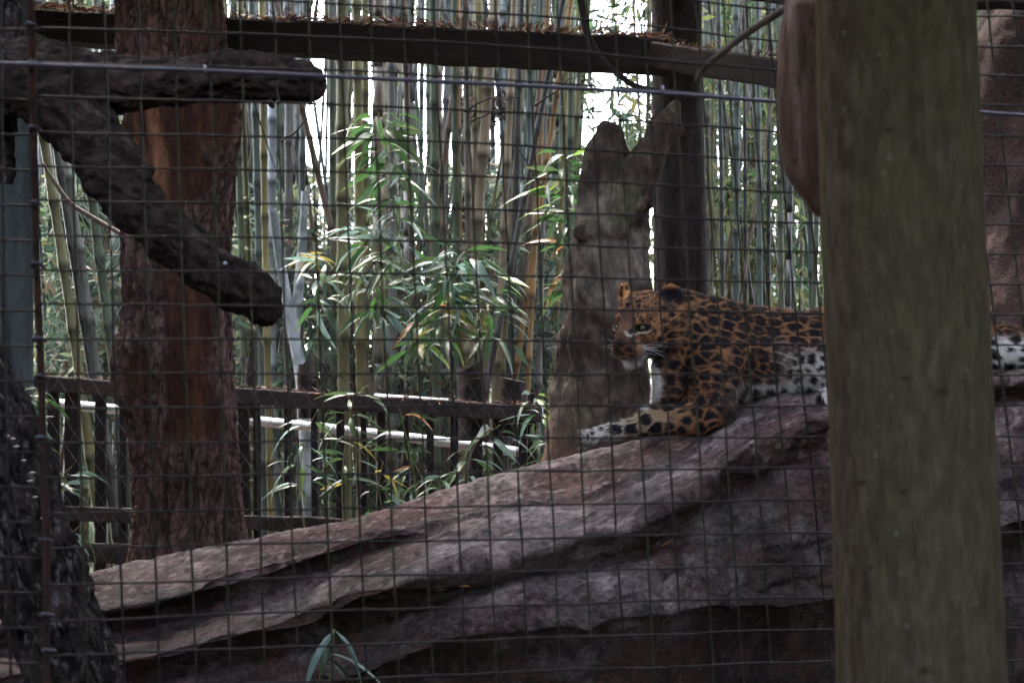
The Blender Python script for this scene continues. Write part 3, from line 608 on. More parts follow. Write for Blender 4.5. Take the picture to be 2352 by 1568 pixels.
ca = sstep(-.3, .4, fbm(V*np.array([20, 20, 1.5]), 3, 19))[:, None]
obj('pole', mesh_np('pole', V, Q, np.array([.028, .034, .035])*(1-ca)+np.array([.055, .064, .065])*ca), M_post, label='smooth grey green round pole at the left edge behind the netting', cat='pole')

lf = thing('low_fence', 'low dark wooden fence with rails and pickets in front of the bamboo', 'fence', P(700, 2300, 6.8)*np.array([1, 1, 0]))
timber('rail', P(-120, 868, 6.75), P(1262, 952, 6.7), .06, PX(36, 6.7), M_tim2, lf, n=120, jag=.006, seed=8)
timber('rail', P(-60, 1168, 6.75), P(1262, 1230, 6.7), .06, PX(34, 6.7), M_tim2, lf, n=120, jag=.008, seed=9)
timber('rail', P(90, 1262, 6.72), P(700, 1290, 6.7), .06, PX(44, 6.7), M_tim2, lf, n=60, jag=.008, seed=10)
for i, (pu, w) in enumerate([(20, 30), (120, 40), (168, 36), (222, 26), (278, 24), (556, 26), (592, 26), (660, 24), (722, 22), (783, 26), (836, 20), (880, 22), (930, 18), (985, 24), (1042, 20), (1098, 34), (1146, 26), (1192, 22), (1228, 26)]):
    top = 862+.061*pu; pu += 14*(_val[i*3+1]-.5); a = P(pu+random.uniform(-4, 4), top-random.choice([-10, 10, 34, 60 if i % 3 == 0 else 0]), 6.83); b = P(pu+6, 2300, 6.83)
    timber('picket', a, b, PX(w*.7, 6.8), PX(w, 6.8), M_tim2, lf, n=30, jag=.006, seed=20+i) if False else obj('picket', box_between(a, b, PX(w*(.55+.4*_val[i*7]), 6.8), .03, up=(0, 1, 0), jag=.005, n=24, seed=20+i), M_tim, lf)
# cut log ends that stand against the rail
def stub(u, v0, v1, w, d, label, slant=0):
    V, Q, N, _ = tube(P([u, u+2], [v1, v0], [d, d]), PX(w/2, d), 40, 30, cap=False); V = V+N*(.01*fbm(V*12, 3, 3))[:, None]
    top = V[-40:]; 
    x = (top-CAM)@_R; x = (x-x.min())/(x.max()-x.min()); V[-40:, 2] += slant*PX(60, d)*(x-.5)
    cc = V[-40:].mean(0); n = len(V); V = np.vstack([V, cc]); j = np.arange(40); fan = [(n-40+a, n-40+(a+1) % 40, n) for a in j]
    me = bpy.data.meshes.new('stub'); me.from_pydata(V.tolist(), [], Q.tolist()+fan); obj('cut_log', me, M_tim2, label=label, cat='log')
stub(1085, 838, 1010, 76, 7.0, 'dark upright log with a slanted cut top behind the low fence', .8)
stub(1180, 872, 1000, 60, 7.05, 'short dark log stub beside the slanted log, nearer the stump', -.2)
stub(700, 832, 960, 34, 7.0, 'narrow dark stub behind the rail, below the hanging log end', .5)
stub(575, 815, 960, 26, 6.95, 'slim dark pointed stub just right of the red trunk base', 1.0)
stub(30, 815, 900, 50, 7.0, 'dark rounded stub behind the rail at the left edge', .2)
# white pipes
obj('pipe', tubemesh('pipe', P([125, 300, 540, 800, 1000, 1208], [926, 943, 962, 989, 1012, 1040], [7.15]*6), PX(11.5, 7.15), 14, 40), M_white, label='long bright white pipe seen between the fence pickets', cat='pipe')
obj('pipe', tubemesh('pipe', P([860, 1030], [910, 922], [7.2]*2), PX(7, 7.2), 12), M_white, label='short white pipe lying just above the fence rail', cat='pipe')

# fine grid above the beam and diamond netting below it
def thin(segs, r):
    A = np.array([s[0] for s in segs]); B = np.array([s[1] for s in segs]); T = B-A; T /= np.linalg.norm(T, axis=1)[:, None]+1e-9
    s = np.cross(T, _F); s /= np.linalg.norm(s, axis=1)[:, None]+1e-9; w = np.cross(T, s)
    o = []
    for k in range(3):
        a = 2*np.pi*k/3; o.append((np.cos(a)*s+np.sin(a)*w)*r)
    V = np.stack([A+o[0], A+o[1], A+o[2], B+o[0], B+o[1], B+o[2]], 1).reshape(-1, 3); n = len(A); b = (np.arange(n)*6)[:, None]
    Q = np.concatenate([b+np.array([[0, 1, 4, 3]]), b+np.array([[1, 2, 5, 4]]), b+np.array([[2, 0, 3, 5]])]); return V, Q
segs = []
for u in np.arange(60, 1900, 21.5):
    segs.append((P(u, -80, 6.0), P(u+2, 60+.05*u, 6.0)))
for k, v in enumerate(np.arange(-60, 130, 20)):
    for u in np.arange(60, 1900, 60):
        if v+.045*u < 60+.05*u+10: segs.append((P(u, v+.045*u-20, 6.0), P(u+60, v+.045*(u+60)-20, 6.0)))
V, Q = thin(segs, .0013); obj('fine_grid', mesh_np('fine_grid', V, Q), M_wire, label='fine square wire grid above the dark roof beam', cat='fence')
segs = []; hx, hy = 19.5, 30
for i, u in enumerate(np.arange(-60, 1900, 2*hx)):
    for s0 in (0, 1):
        pts = []
        for j, v in enumerate(np.arange(95, 1400, hy)):
            x = u+(hx if (j+s0) % 2 else 0)*(.93)+(0 if s0 == 0 else 0)
            pts.append(P(x+s0*0+3*vnoise(np.array([i*.7, j*.3, 1.])), v+4*vnoise(np.array([i*.4, j*.4, 5.])), 6.35))
        if s0 == 0:
            segs += list(zip(pts[:-1], pts[1:]))
    pts = [P(u+hx+(hx if (j+1) % 2 else 0)*.93+3*vnoise(np.array([i*.7+.5, j*.3, 1.])), v+4*vnoise(np.array([i*.4+.5, j*.4, 5.])), 6.352) for j, v in enumerate(np.arange(95, 1400, hy))]
    segs += [(a, b) for j, (a, b) in enumerate(zip(pts[:-1], pts[1:]))]
V, Q = thin(segs, .0009); obj('netting', mesh_np('netting', V, Q), M_net, label='slack diamond wire netting hung below the roof beam', cat='netting')

# ------------------------------------------------------------------ bamboo
PAL = {'green': (.062, .085, .05), 'teal': (.065, .09, .085), 'grey': (.14, .14, .135), 'pale': (.30, .33, .35), 'olive': (.115, .11, .045), 'yellow': (.17, .15, .06), 'orange': (.24, .14, .055), 'brown': (.11, .078, .055), 'dark': (.03, .034, .032), 'tan': (.21, .165, .11)}
NM = {'green': 'green', 'teal': 'blue green', 'grey': 'grey', 'pale': 'pale whitish', 'olive': 'olive', 'yellow': 'yellow green', 'orange': 'orange yellow', 'brown': 'brown', 'dark': 'nearly black', 'tan': 'tan'}
def culm(u0, v0, u1, v1, w, d, c, seed, top=6.8, raw=False):
    A = P(u0, v0, d); B = P(u1, v1, d); t = (A-B)/np.linalg.norm(A-B)
    if t[2] < 0: t = -t
    lo = A+t*((-.1-A[2])/t[2]); hi = A+t*((top-A[2])/t[2])
    n = 46; x = np.linspace(0, 1, n); pts = lo+(hi-lo)*x[:, None]
    bend = fbm(np.stack([x*2.2, x*0+seed*3.3, x*0], -1), 2)*.035; pts = pts+np.outer(bend, _R)
    r = PX(w/2, d)*(1.08-.22*x)
    L = np.linalg.norm(hi-lo); nn = max(3, int(L/(.26+.12*_val[seed % 4096])))
    # insert node rings
    ts = []; rs = []; cs = []; base = np.array(PAL[c]); ph = _val[(seed*7) % 4096]
    for k in range(nn):
        a = (k+ph*.6)/nn; 
        for dx, rr, cc in ((0, 1.0, .85), (.004, 1.22, .35), (.009, 1.14, 1.7), (.018, .99, 1.6), (.04, .98, 1.1), (.5/nn+.02, .985, .95)):
            if a+dx < 1: ts.append(a+dx); rs.append(rr); cs.append(cc)
    o = np.argsort(ts); ts = np.array(ts)[o]; rs = np.array(rs)[o]; cs = np.array(cs)[o]
    pp = np.stack([np.interp(ts, x, pts[:, k]) for k in range(3)], -1); rad = np.interp(ts, x, r)*rs
    V, Q, N, _ = tube(pp, rad, 10, None, cap=False)
    cv = .66*np.repeat(cs, 10)[:, None]*base*(1+.3*fbm(V*np.array([6, 6, 1.5]), 2, seed % 50))[:, None]
    mix = sstep(.1, .6, fbm(V*np.array([2, 2, .9])+seed, 2, 5))[:, None]; cv = cv*(1-.5*mix)+np.array([.105, .105, .08])*.5*mix*(1 if c not in ('dark', 'orange') else .4)
    return (V, Q, cv) if raw else mesh_np('bamboo_stalk', V, Q, cv)
front = [ # u0,v0,u1,v1,width,depth,colour
 (95, 264, 183, 850, 22, 7.3, 'olive'), (126, 289, 204, 790, 18, 7.5, 'dark'), (139, 300, 221, 860, 24, 7.6, 'grey'), (200, 400, 255, 820, 22, 7.4, 'green'), (271, 380, 273, 800, 22, 8.2, 'teal'), (290, 100, 289, 900, 14, 8.4, 'grey'),
 (535, 100, 560, 900, 15, 8.2, 'green'), (556, 250, 575, 900, 14, 8.6, 'olive'), (578, 0, 600, 900, 17, 7.8, 'teal'), (600, 120, 612, 900, 16, 7.6, 'yellow'), (624, 200, 628, 900, 20, 8.4, 'pale'), (640, 0, 650, 900, 13, 9, 'green'), (657, 120, 655, 900, 16, 8.2, 'grey'), (674, 200, 676, 900, 13, 8.6, 'brown'), (690, 216, 740, 420, 15, 7.9, 'brown'), (702, 130, 690, 900, 15, 8.1, 'teal'),
 (758, 0, 765, 900, 14, 8.3, 'green'), (770, 160, 740, 900, 12, 8.8, 'grey'), (789, 0, 790, 900, 29, 7.5, 'olive'), (772, 330, 812, 900, 15, 8.6, 'brown'), (863, 0, 870, 900, 20, 8.0, 'brown'), (882, 0, 893, 900, 14, 8.4, 'olive'), (902, 0, 905, 900, 20, 8.2, 'grey'), (926, 0, 932, 900, 16, 8.6, 'grey'), (962, 150, 955, 900, 11, 9.2, 'teal'), (987, 0, 1000, 900, 20, 7.8, 'green'), (1004, 100, 1016, 900, 14, 8.3, 'grey'), (1060, 100, 990, 620, 15, 8.1, 'brown'),
 (1048, 0, 1052, 900, 16, 7.9, 'green'), (1072, 0, 1075, 900, 15, 8.4, 'grey'), (1095, 150, 1080, 900, 15, 8.8, 'tan'), (1132, 150, 1094, 620, 26, 7.9, 'tan'), (1164, 0, 1166, 900, 14, 8.5, 'teal'), (1188, 150, 1170, 620, 16, 7.7, 'dark'), (1206, 200, 1180, 600, 14, 8.0, 'yellow'), (1220, 0, 1216, 900, 14, 8.6, 'teal'), (1268, 166, 1175, 620, 15, 7.6, 'dark'), (1283, 224, 1222, 640, 14, 7.8, 'orange'), (1228, 640, 1214, 930, 13, 7.7, 'orange'), (1251, 100, 1180, 900, 16, 8.2, 'brown'), (1243, 560, 1236, 920, 16, 7.9, 'grey'), (1296, 200, 1262, 900, 12, 8.2, 'yellow'), (1150, 560, 1135, 930, 18, 7.8, 'tan'), (1110, 480, 1120, 900, 16, 8.1, 'yellow'), (1310, 60, 1300, 900, 14, 8.8, 'green'), (1340, 0, 1300, 700, 13, 8.9, 'olive'),
 (816, 480, 818, 930, 22, 7.7, 'yellow'), (838, 560, 838, 930, 17, 8.1, 'olive'), (880, 700, 882, 930, 14, 8.3, 'tan'), (950, 560, 962, 930, 15, 8.4, 'brown'), (1003, 600, 1003, 930, 13, 8.0, 'brown'), (1022, 560, 1035, 930, 14, 8.3, 'tan'), (1060, 600, 1064, 930, 13, 8.5, 'orange'), (1085, 620, 1090, 930, 12, 8.0, 'brown'),
 (1648, 60, 1655, 700, 11, 8.4, 'dark'), (1690, 120, 1694, 710, 14, 8.8, 'teal'), (1712, 300, 1716, 710, 9, 8.9, 'dark'), (1740, 60, 1743, 710, 13, 8.3, 'teal'), (1770, 60, 1768, 710, 10, 9, 'dark'), (1795, 200, 1800, 700, 13, 8.6, 'green'), (1822, 250, 1812, 700, 13, 8.4, 'dark'), (1850, 300, 1856, 700, 14, 8.7, 'teal'), (1876, 400, 1868, 700, 13, 8.5, 'green'), (1636, 0, 1630, 700, 9, 9.2, 'olive'), (1500, 0, 1496, 640, 8, 8.6, 'olive')]
zones = [(0, 280, 'left of the red trunk'), (280, 640, 'right of the red trunk'), (640, 760, 'by the log tip'), (760, 860, 'left of the tallest leafy shoot'), (860, 1000, 'behind the tallest leafy shoot'), (1000, 1150, 'mid grove'), (1150, 1400, 'beside the stump'), (1400, 2400, 'right of the back post')]
recs = []
for i, (u0, v0, u1, v1, w, d, c) in enumerate(front):
    lean = (u0-u1)/max(1, (v1-v0)); um = (u0+u1)/2
    L = 'leaning right' if lean > .05 else 'leaning left' if lean < -.05 else 'upright'
    T = 'thick' if w > 18 else 'slender'
    z = [q[2] for q in zones if q[0] <= um < q[1]][0]
    recs.append([i, f'{T} {NM[c]} bamboo stalk {L}, {z}', um])
ordn = ['leftmost', 'second from the left', 'third from the left', 'fourth from the left', 'fifth from the left', 'sixth from the left', 'seventh from the left', 'eighth from the left', 'ninth from the left', 'tenth from the left']
for i, lab, um in recs:
    same = sorted([r for r in recs if r[1] == lab], key=lambda r: r[2])
    if len(same) > 1: lab2 = lab+', '+ordn[[r[0] for r in same].index(i)]
    else: lab2 = lab
    u0, v0, u1, v1, w, d, c = front[i]
    obj('bamboo_stalk', culm(u0, v0, u1, v1, w, d, c, 11+i*3), M_bam, label=lab2, cat='bamboo', group='bamboo stalks in the grove')
# dead side twigs and a messy dark tangle hung up between the stalks
rt = random.Random(12); tw_ = [(560, 150, 640, 420), (640, 330, 730, 250), (905, 60, 820, 20), (1010, 120, 1120, 90), (1060, 250, 1190, 215), (1075, 285, 1170, 262), (1230, 250, 1330, 180), (1400, 60, 1480, 120), (740, 840, 800, 880), (1180, 330, 1260, 470), (130, 130, 260, 190), (210, 120, 170, 215)]
for i, (a, b, c_, e_) in enumerate(tw_):
    x = np.linspace(0, 1, 24); uu_ = a+(c_-a)*x+10*fbm(np.stack([x*3, x*0+i, x*0], -1), 2); vv_ = b+(e_-b)*x+16*fbm(np.stack([x*2.5, x*0+i+40, x*0], -1), 2)
    obj('twig', tubemesh('twig', P(uu_, vv_, np.full(24, 7.2)), np.linspace(.006, .002, 24), 6), M_tim, label='thin bare dark twig crossing the bamboo, '+['below the log end', 'meeting the leaning brown stalk', 'above the roof beam centre', 'above the beam, right of centre', 'upper one in the dark tangle', 'lower one in the dark tangle', 'beside the stump top', 'right of the hanging vine', 'just above the fence rail', 'left of the orange stalk', 'under the beam at the far left', 'steep one under the beam at far left'][i], cat='twig')
pp_ = P(rt.gauss(1112, 1) + 26*rng.normal(size=1500), 248+16*rng.normal(size=1500), 8.9+.1*rng.normal(size=1500)); TANG = pp_
# farther stalks, keeping the open sky gaps
gaps = [(718, 756), (803, 852), (936, 978), (1104, 1124)]
cnt = 0; r2 = random.Random(5); fars = []; DEEP = []
zs = {q[2]: q[2] for q in zones}
while cnt < 235:
    u = r2.uniform(80, 1900); d = r2.uniform(9.5, 15)
    if 300 < u < 520 or 1330 < u < 1490 or 1500 < u < 1600: continue
    lean = r2.gauss(0, 14); w = r2.uniform(.026, .07)/d*F_PX
    if any(a-w/2 < x < b+w/2 for a, b in gaps for x in (u-lean, u, u+lean*.6)): 
        if not (r2.random() < .12): continue
    c = r2.choice(['green', 'teal', 'teal', 'grey', 'olive', 'brown', 'dark', 'dark', 'pale', 'green'])
    if d > 12.2: DEEP.append(culm(u+lean, 0, u-lean, 900, w, d, c, 500+cnt*7, 8.5, True)); cnt += 1; continue
    o = obj('bamboo_stalk', culm(u+lean, 0, u-lean, 900, w, d, c, 500+cnt*7, 8.5), M_bam, cat='bamboo', group='distant bamboo stalks at the back of the grove'); cnt += 1
    z = [q[2] for q in zones if q[0] <= u < q[1]][0]; fars.append((f"distant {NM[c]} bamboo stalk {'leaning right' if lean > 12 else 'leaning left' if lean < -12 else 'upright'}, {z}", u, o))
V, Q, C = merge(DEEP); obj('deep_bamboo', mesh_np('deep_bamboo', V, Q, C), M_bam, kind='stuff', label='farthest mass of bamboo stalks deep behind the rest of the grove', cat='bamboo')
k2 = 0
while k2 < 105:
    u = r2.uniform(90, 1860); d = r2.uniform(8.4, 11)
    if 310 < u < 510 or 1340 < u < 1470: continue
    lean = r2.choice([-1, 1])*r2.uniform(8, 75); w = r2.uniform(.014, .032)/d*F_PX; c = r2.choice(['dark', 'teal', 'brown', 'green', 'grey', 'olive'])
    z = [q[2] for q in zones if q[0] <= u < q[1]][0]
    o = obj('bamboo_stalk', culm(u+lean, 0, u-lean, 900, w, d, c, 900+k2*7, 8.0), M_bam, cat='bamboo', group='thin tilted canes in the grove')
    fars.append((f"thin {NM[c]} bamboo cane tilted {'right' if lean > 0 else 'left'}, {z}", u, o)); k2 += 1
for lab, u, o in fars:
    same = sorted([f for f in fars if f[0] == lab], key=lambda f: f[1]); o['label'] = lab+(', '+ordn[[f[1] for f in same].index(u)] if 1 < len(same) <= 10 else '')
# pale mottled trunk with a fork
V1 = []
for L, w in (([(626, 480), (650, 640), (672, 760), (690, 850), (700, 960), (704, 2000)], 26), ([(700, 440), (694, 560), (684, 680), (676, 770)], 20)):
    p = P([a[0] for a in L], [a[1] for a in L], [7.45]*len(L)); V, Q, N, _ = tube(p, PX(w/2, 7.45)*np.linspace(.8, 1.35, len(L)), 24, 120, cap=False)
    a = sstep(-.1, .3, fbm(V*np.array([14, 14, 9]), 3, 4))[:, None]; V1.append((V, Q, np.array([.42, .46, .5])*(1-a)+np.array([.16, .19, .20])*a))
Vp, Qp, Cp = merge(V1); pt = thing('pale_tree', 'pale mottled blue grey forked trunk behind the tip of the log', 'tree', P(704, 2000, 7.45)); obj('trunk', mesh_np('trunk', Vp, Qp, Cp), M_bam, pt)

# ------------------------------------------------------------------ leaves
def leaf_geo(droop=.35, fold=.25, w=.085, n=6):
    x = np.linspace(0, 1, n); wd = w*np.sin(np.pi*np.clip(x, 0.02, 1)**.75)*(1-.25*x); z = -droop*x**2
    V = []; 
    for i in range(n): V += [(x[i], wd[i], z[i]+fold*wd[i]), (x[i], 0, z[i]), (x[i], -wd[i], z[i]+fold*wd[i])]
    Q = [];
    for i in range(n-1): a = i*3; Q += [(a, a+1, a+4, a+3), (a+1, a+2, a+5, a+4)]
    return np.array(V), np.array(Q)
LC = {'green': (.045, .115, .032), 'mid': (.055, .095, .035), 'deep': (.03, .062, .03), 'blue': (.13, .21, .18), 'yellow': (.34, .28, .06), 'orange': (.36, .15, .05), 'lime': (.16, .26, .06), 'dead': (.30, .22, .14)}  # blue carries the sky sheen of glossy leaves as colour
LM = {}
for cn, c in LC.items():
    for k in range(3):
        V, Q = leaf_geo([.15, .4, .75][k], [.2, .35, .5][k], [.105, .09, .11][k]); tip = V[:, :1]
        cc = np.array(c)*(1-.15*tip)+(.25*tip**6)*np.array([.3, .22, .08]); LM[cn, k] = mesh_np('leaf', V, Q, cc); LM[cn, k].materials.append(M_leaf)
M_stem = mat('leaf_stem', (.12, .13, .05), (.22, .19, .08), 20, .6)
def leafmat(p, dirv, L, roll):
    x = Vector(dirv).normalized(); up = Vector((0, 0, 1)); y = up.cross(x); y = y.normalized() if y.length > 1e-4 else Vector((0, 1, 0)); z = x.cross(y)
    y2 = y*math.cos(roll)+z*math.sin(roll); z2 = x.cross(y2); m = Matrix((x*L, y2*L, z2*L)).transposed().to_4x4(); m.translation = Vector(p); return m
def shoot(stem, leafspec, label, d, seed=0, cat='bamboo shoot', stemr=.0035, group=None):
    "stem: list of (u,v,doff); leafspec: list of (t_min,t_max,count,length_px,colours,spread)"
    r = random.Random(seed); S3 = P([s[0] for s in stem], [s[1] for s in stem], [d+s[2] for s in stem]); R = resample(S3, 40)
    t = thing('bamboo_shoot', label, cat, R[0], group)
    obj('stem', tubemesh('stem', R, np.linspace(stemr, stemr*.4, 40), 6), M_stem, t)
    nd = 0
    for (t0, t1, cn, ln, cols, spr) in leafspec:
        nodes = max(1, cn//4)
        for k in range(int(cn*(2.2 if seed not in (9, 10, 11, 12, 14, 15) else 1.25))):
            nd = k % nodes; tt = t0+(t1-t0)*(nd+.5)/nodes+r.uniform(-.015, .015); i = min(39, max(0, int(tt*39))); base = R[i]
            ang = r.uniform(0, 2*math.pi); el = r.uniform(-.75, .35)
            dv = np.array([math.cos(ang), .7*math.sin(ang), el]); tg = R[min(39, i+1)]-R[max(0, i-1)]; tg /= np.linalg.norm(tg)+1e-9; dv = dv*spr+tg*.3+np.array([0, 0, -.18])
            # short side twig
            tw = base+dv/np.linalg.norm(dv)*PX(ln, d)*r.uniform(.0, .45)+np.array([0, 0, -.01])
            L = PX(ln*r.uniform(.45, 1.15), d); c = r.choice(cols)
            o = obj('leaf', LM[c, r.choice([0, 1, 1, 2, 2])], None, t, mw=leafmat(tw, dv/np.linalg.norm(dv), L, r.uniform(-.9, .9)))
        
    return t
G1 = ['green', 'green', 'mid', 'deep']; G2 = ['green', 'blue', 'blue', 'mid', 'deep']; G3 = ['mid', 'deep', 'blue', 'green', 'deep', 'mid', 'yellow']; G4 = ['mid', 'yellow', 'deep', 'green', 'green', 'lime', 'mid', 'orange']
shoot([(940, 700, 0), (915, 560, 0), (900, 430, -.05), (885, 330, -.1), (868, 268, -.15), (872, 258, -.2)], [(.62, 1, 26, 105, G1, 1), (.2, .6, 18, 95, G2, 1)], 'tallest arching bamboo shoot with fresh green drooping leaves in the centre', 6.45, 1)
shoot([(1010, 820, 0), (1020, 700, 0), (1050, 600, -.05), (1078, 560, -.1)], [(.5, 1, 28, 100, G2, 1.1), (.1, .5, 12, 90, G1+['yellow'], 1)], 'bamboo shoot with glossy blue green leaves left of the stump', 6.4, 2)
shoot([(880, 840, 0), (870, 700, 0), (850, 580, -.05), (840, 500, -.1)], [(.35, 1, 24, 92, G2, 1)], 'bamboo shoot with pale glossy leaves directly below the tallest one', 6.5, 3)
shoot([(960, 900, .1), (965, 780, .05), (990, 690, 0), (1004, 650, -.05)], [(.4, 1, 16, 90, G4, .8)], 'bamboo shoot with hanging yellow and orange leaves', 6.5, 4)
shoot([(1110, 860, 0), (1120, 740, 0), (1130, 640, -.05), (1120, 600, -.05)], [(.3, 1, 18, 90, G1+['lime'], .8)], 'bamboo shoot with long hanging leaves just left of the stump', 6.5, 5)
shoot([(730, 800, 0), (728, 690, 0), (745, 610, -.05), (760, 570, -.05)], [(.4, 1, 12, 85, G1+['blue'], .9)], 'small leafy shoot right of the log tip', 6.6, 6)
shoot([(1330, 720, 0), (1318, 560, 0), (1300, 420, -.05), (1300, 330, -.1)], [(.5, 1, 24, 95, G1+['lime'], 1), (.1, .5, 12, 85, G1+['orange', 'lime'], .9)], 'leafy green shoot crowding the left side of the stump', 6.5, 7)
shoot([(720, 590, 0), (714, 584, 0), (708, 580, 0), (704, 578, 0)], [(.2, 1, 9, 42, ['yellow'], 1.2)], 'small starry tuft of bright yellow leaves near the log tip', 7.0, 8, cat='leaf tuft')
shoot([(790, 1230, 0), (786, 1100, 0), (800, 980, -.05), (826, 900, -.1), (850, 880, -.1)], [(.3, 1, 22, 84, G3, 1)], 'tall lower shoot with mixed green and yellow leaves at the fence', 6.1, 9)
shoot([(700, 1220, 0), (690, 1100, 0), (705, 990, -.05), (730, 940, -.05)], [(.3, 1, 18, 84, ['deep', 'mid', 'deep', 'blue'], 1)], 'dark leafy shoot at the fence, leftmost of the lower cluster', 6.1, 10)
shoot([(960, 1210, 0), (955, 1120, 0), (935, 1010, -.05), (915, 930, -.05)], [(.3, 1, 20, 80, ['blue', 'mid', 'deep', 'deep', 'blue', 'mid', 'green', 'orange'], 1)], 'lower shoot with a few orange leaves in front of the white pipe', 6.1, 11)
shoot([(1080, 1160, 0), (1075, 1080, 0), (1100, 1010, -.05), (1150, 975, -.05)], [(.2, 1, 18, 92, ['green', 'deep', 'blue'], 1)], 'low shoot with long blade leaves left of the leopard paw', 6.0, 12)
shoot([(1265, 1080, 0), (1260, 1000, 0), (1235, 930, -.05), (1225, 890, -.05)], [(.1, 1, 22, 75, ['blue', 'green', 'mid', 'lime'], 1)], 'low bush of leaves at the foot of the stump', 5.9, 13)
shoot([(890, 1260, 0), (880, 1180, 0), (870, 1110, -.05), (880, 1060, -.05)], [(.1, 1, 22, 80, G1+['yellow', 'deep', 'blue'], 1)], 'low leafy shoot just above the rock edge', 5.8, 14)
shoot([(1000, 1200, 0), (1010, 1140, 0), (1000, 1080, -.05)], [(.1, 1, 16, 80, ['mid', 'deep', 'blue', 'green'], 1)], 'short leafy shoot above the rock, left of the long blade leaves', 5.8, 15)
shoot([(60, 1100, 0), (52, 1000, 0), (60, 930, -.05), (90, 885, -.05)], [(.45, 1, 24, 70, ['green', 'green', 'blue', 'mid'], 1)], 'bushy green shoot at the left edge below the rail', 5.0, 16)
shoot([(130, 1240, 0), (128, 1160, 0), (140, 1095, -.02), (165, 1070, -.02)], [(.6, 1, 11, 70, ['green', 'blue', 'mid'], 1)], 'small shoot with narrow leaves beside the rusty rod', 4.8, 17)
shoot([(140, 1360, 0), (150, 1290, 0), (165, 1225, 0), (185, 1205, 0)], [(.75, 1, 5, 75, ['blue', 'green'], 1)], 'three leaved sprig above the left end of the rock', 4.6, 18)
shoot([(150, 1350, 0), (158, 1320, 0), (165, 1305, 0)], [(.4, 1, 4, 40, ['lime', 'green'], 1)], 'tiny lime green sprig on the left end of the rock', 4.5, 19)
shoot([(748, 1700, 0), (755, 1600, 0), (764, 1500, 0), (768, 1448, 0)], [(.93, 1, 0, 120, ['blue'], 1)], 'large leaved shoot in the foreground under the rock ledge', 2.9, 20)
fs = [o for o in bpy.data.objects if o.get('label', '').startswith('large leaved shoot')][0]
for (u, v, du, dv, L, c) in [(768, 1448, -50, 60, 95, 'blue'), (770, 1448, 60, 55, 95, 'blue'), (762, 1455, -75, 95, 120, 'blue'), (772, 1452, 95, 105, 130, 'mid'), (740, 1500, 110, 10, 125, 'blue'), (745, 1505, 100, 60, 125, 'deep'), (768, 1448, 0, -22, 26, 'yellow'), (760, 1520, 60, 45, 70, 'deep'), (766, 1450, -25, 70, 80, 'deep')]:
    a = P(u, v, 2.9); b = P(u+du, v+dv, 2.86); obj('leaf', LM[c, 1], None, fs, mw=leafmat(a, b-a, PX(L*1.4, 2.9), random.uniform(-.6, -.1)))
# palm fronds
def fan(u, v, d, n, L, a0, a1, label, col):
    parts = []
    for k in range(n):
        a = math.radians(a0+(a1-a0)*k/(n-1)); dv = _R*math.cos(a)+_U*math.sin(a)+_F*random.uniform(-.3, .3); V, Q = leaf_geo(.25, .3, .022)
        m = np.array(leafmat(P(u, v, d), dv, PX(L*random.uniform(.8, 1.1), d), random.uniform(-.5, .5))); parts.append((V@m[:3, :3].T+m[:3, 3], Q, np.array(col)*random.uniform(.7, 1.5)))
    V, Q, C = merge(parts); t = thing('palm_frond', label, 'palm frond', P(u, v, d)); obj('leaflets', mesh_np('leaflets', V, Q, C), M_leaf, t)
fan(235, 640, 7.9, 26, 130, -60, 190, 'radiating palm frond left of the red trunk, the upper one', (.07, .11, .09))
fan(170, 470, 8.2, 22, 110, -80, 160, 'small palm frond between the pole and the log', (.09, .13, .11))
fan(545, 660, 7.3, 30, 110, -85, 80, 'dark palm frond emerging right of the red trunk', (.05, .09, .06))
fan(250, 800, 7.8, 20, 110, 20, 200, 'lower palm frond left of the red trunk', (.06, .09, .07))
fan(735, 760, 7.6, 26, 90, -140, -30, 'hanging palm frond under the log tip', (.07, .12, .09))
fan(1250, 800, 7.9, 24, 80, -40, 150, 'grey green palm frond low beside the stump', (.13, .17, .16))

# ------------------------------------------------------------------ foliage masses
def leafcloud(pos, size, cols, ratio=.22, droop=.6, seed=0):
    r = np.random.default_rng(seed); n = len(pos); a = r.uniform(0, 2*np.pi, n); el = r.normal(-droop, .5, n)
    D = np.stack([np.cos(a)*np.cos(el), np.sin(a)*np.cos(el), np.sin(el)], -1); U = r.normal(size=(n, 3)); Sx = np.cross(D, U); Sx /= np.linalg.norm(Sx, axis=1)[:, None]
    L = size*r.uniform(.5, 1.3, n); 
    V = np.stack([pos, pos+D*(L*.4)[:, None]+Sx*(L*ratio/2)[:, None], pos+D*L[:, None], pos+D*(L*.4)[:, None]-Sx*(L*ratio/2)[:, None]], 1).reshape(-1, 3)
    Q = (np.arange(n)*4)[:, None]+np.arange(4)[None]; ci = r.integers(0, len(cols), n); C = np.repeat(np.array(cols)[ci]*r.uniform(.6, 1.4, (n, 1)), 4, 0); return V, Q, C
def clumps(n, nc, lo, hi, spread, seed, fn=None):
    r = np.random.default_rng(seed); c = np.stack([r.uniform(lo[k], hi[k], nc) for k in range(3)], -1)
    p = c[r.integers(0, nc, n)]+r.normal(size=(n, 3))*spread; return P(p[:, 0], p[:, 1], p[:, 2])
GC = [(.05, .10, .04), (.09, .13, .05), (.14, .17, .06), (.04, .075, .035), (.18, .17, .07)]
GB = [(.08, .14, .10), (.12, .17, .14), (.06, .10, .06), (.16, .2, .1)]
def mass(name, pos, size, cols, seed, **k):
    V, Q, C = leafcloud(pos, size, cols, seed=seed); obj(name, mesh_np(name, V, Q, C, False), M_far, kind='stuff', **k)
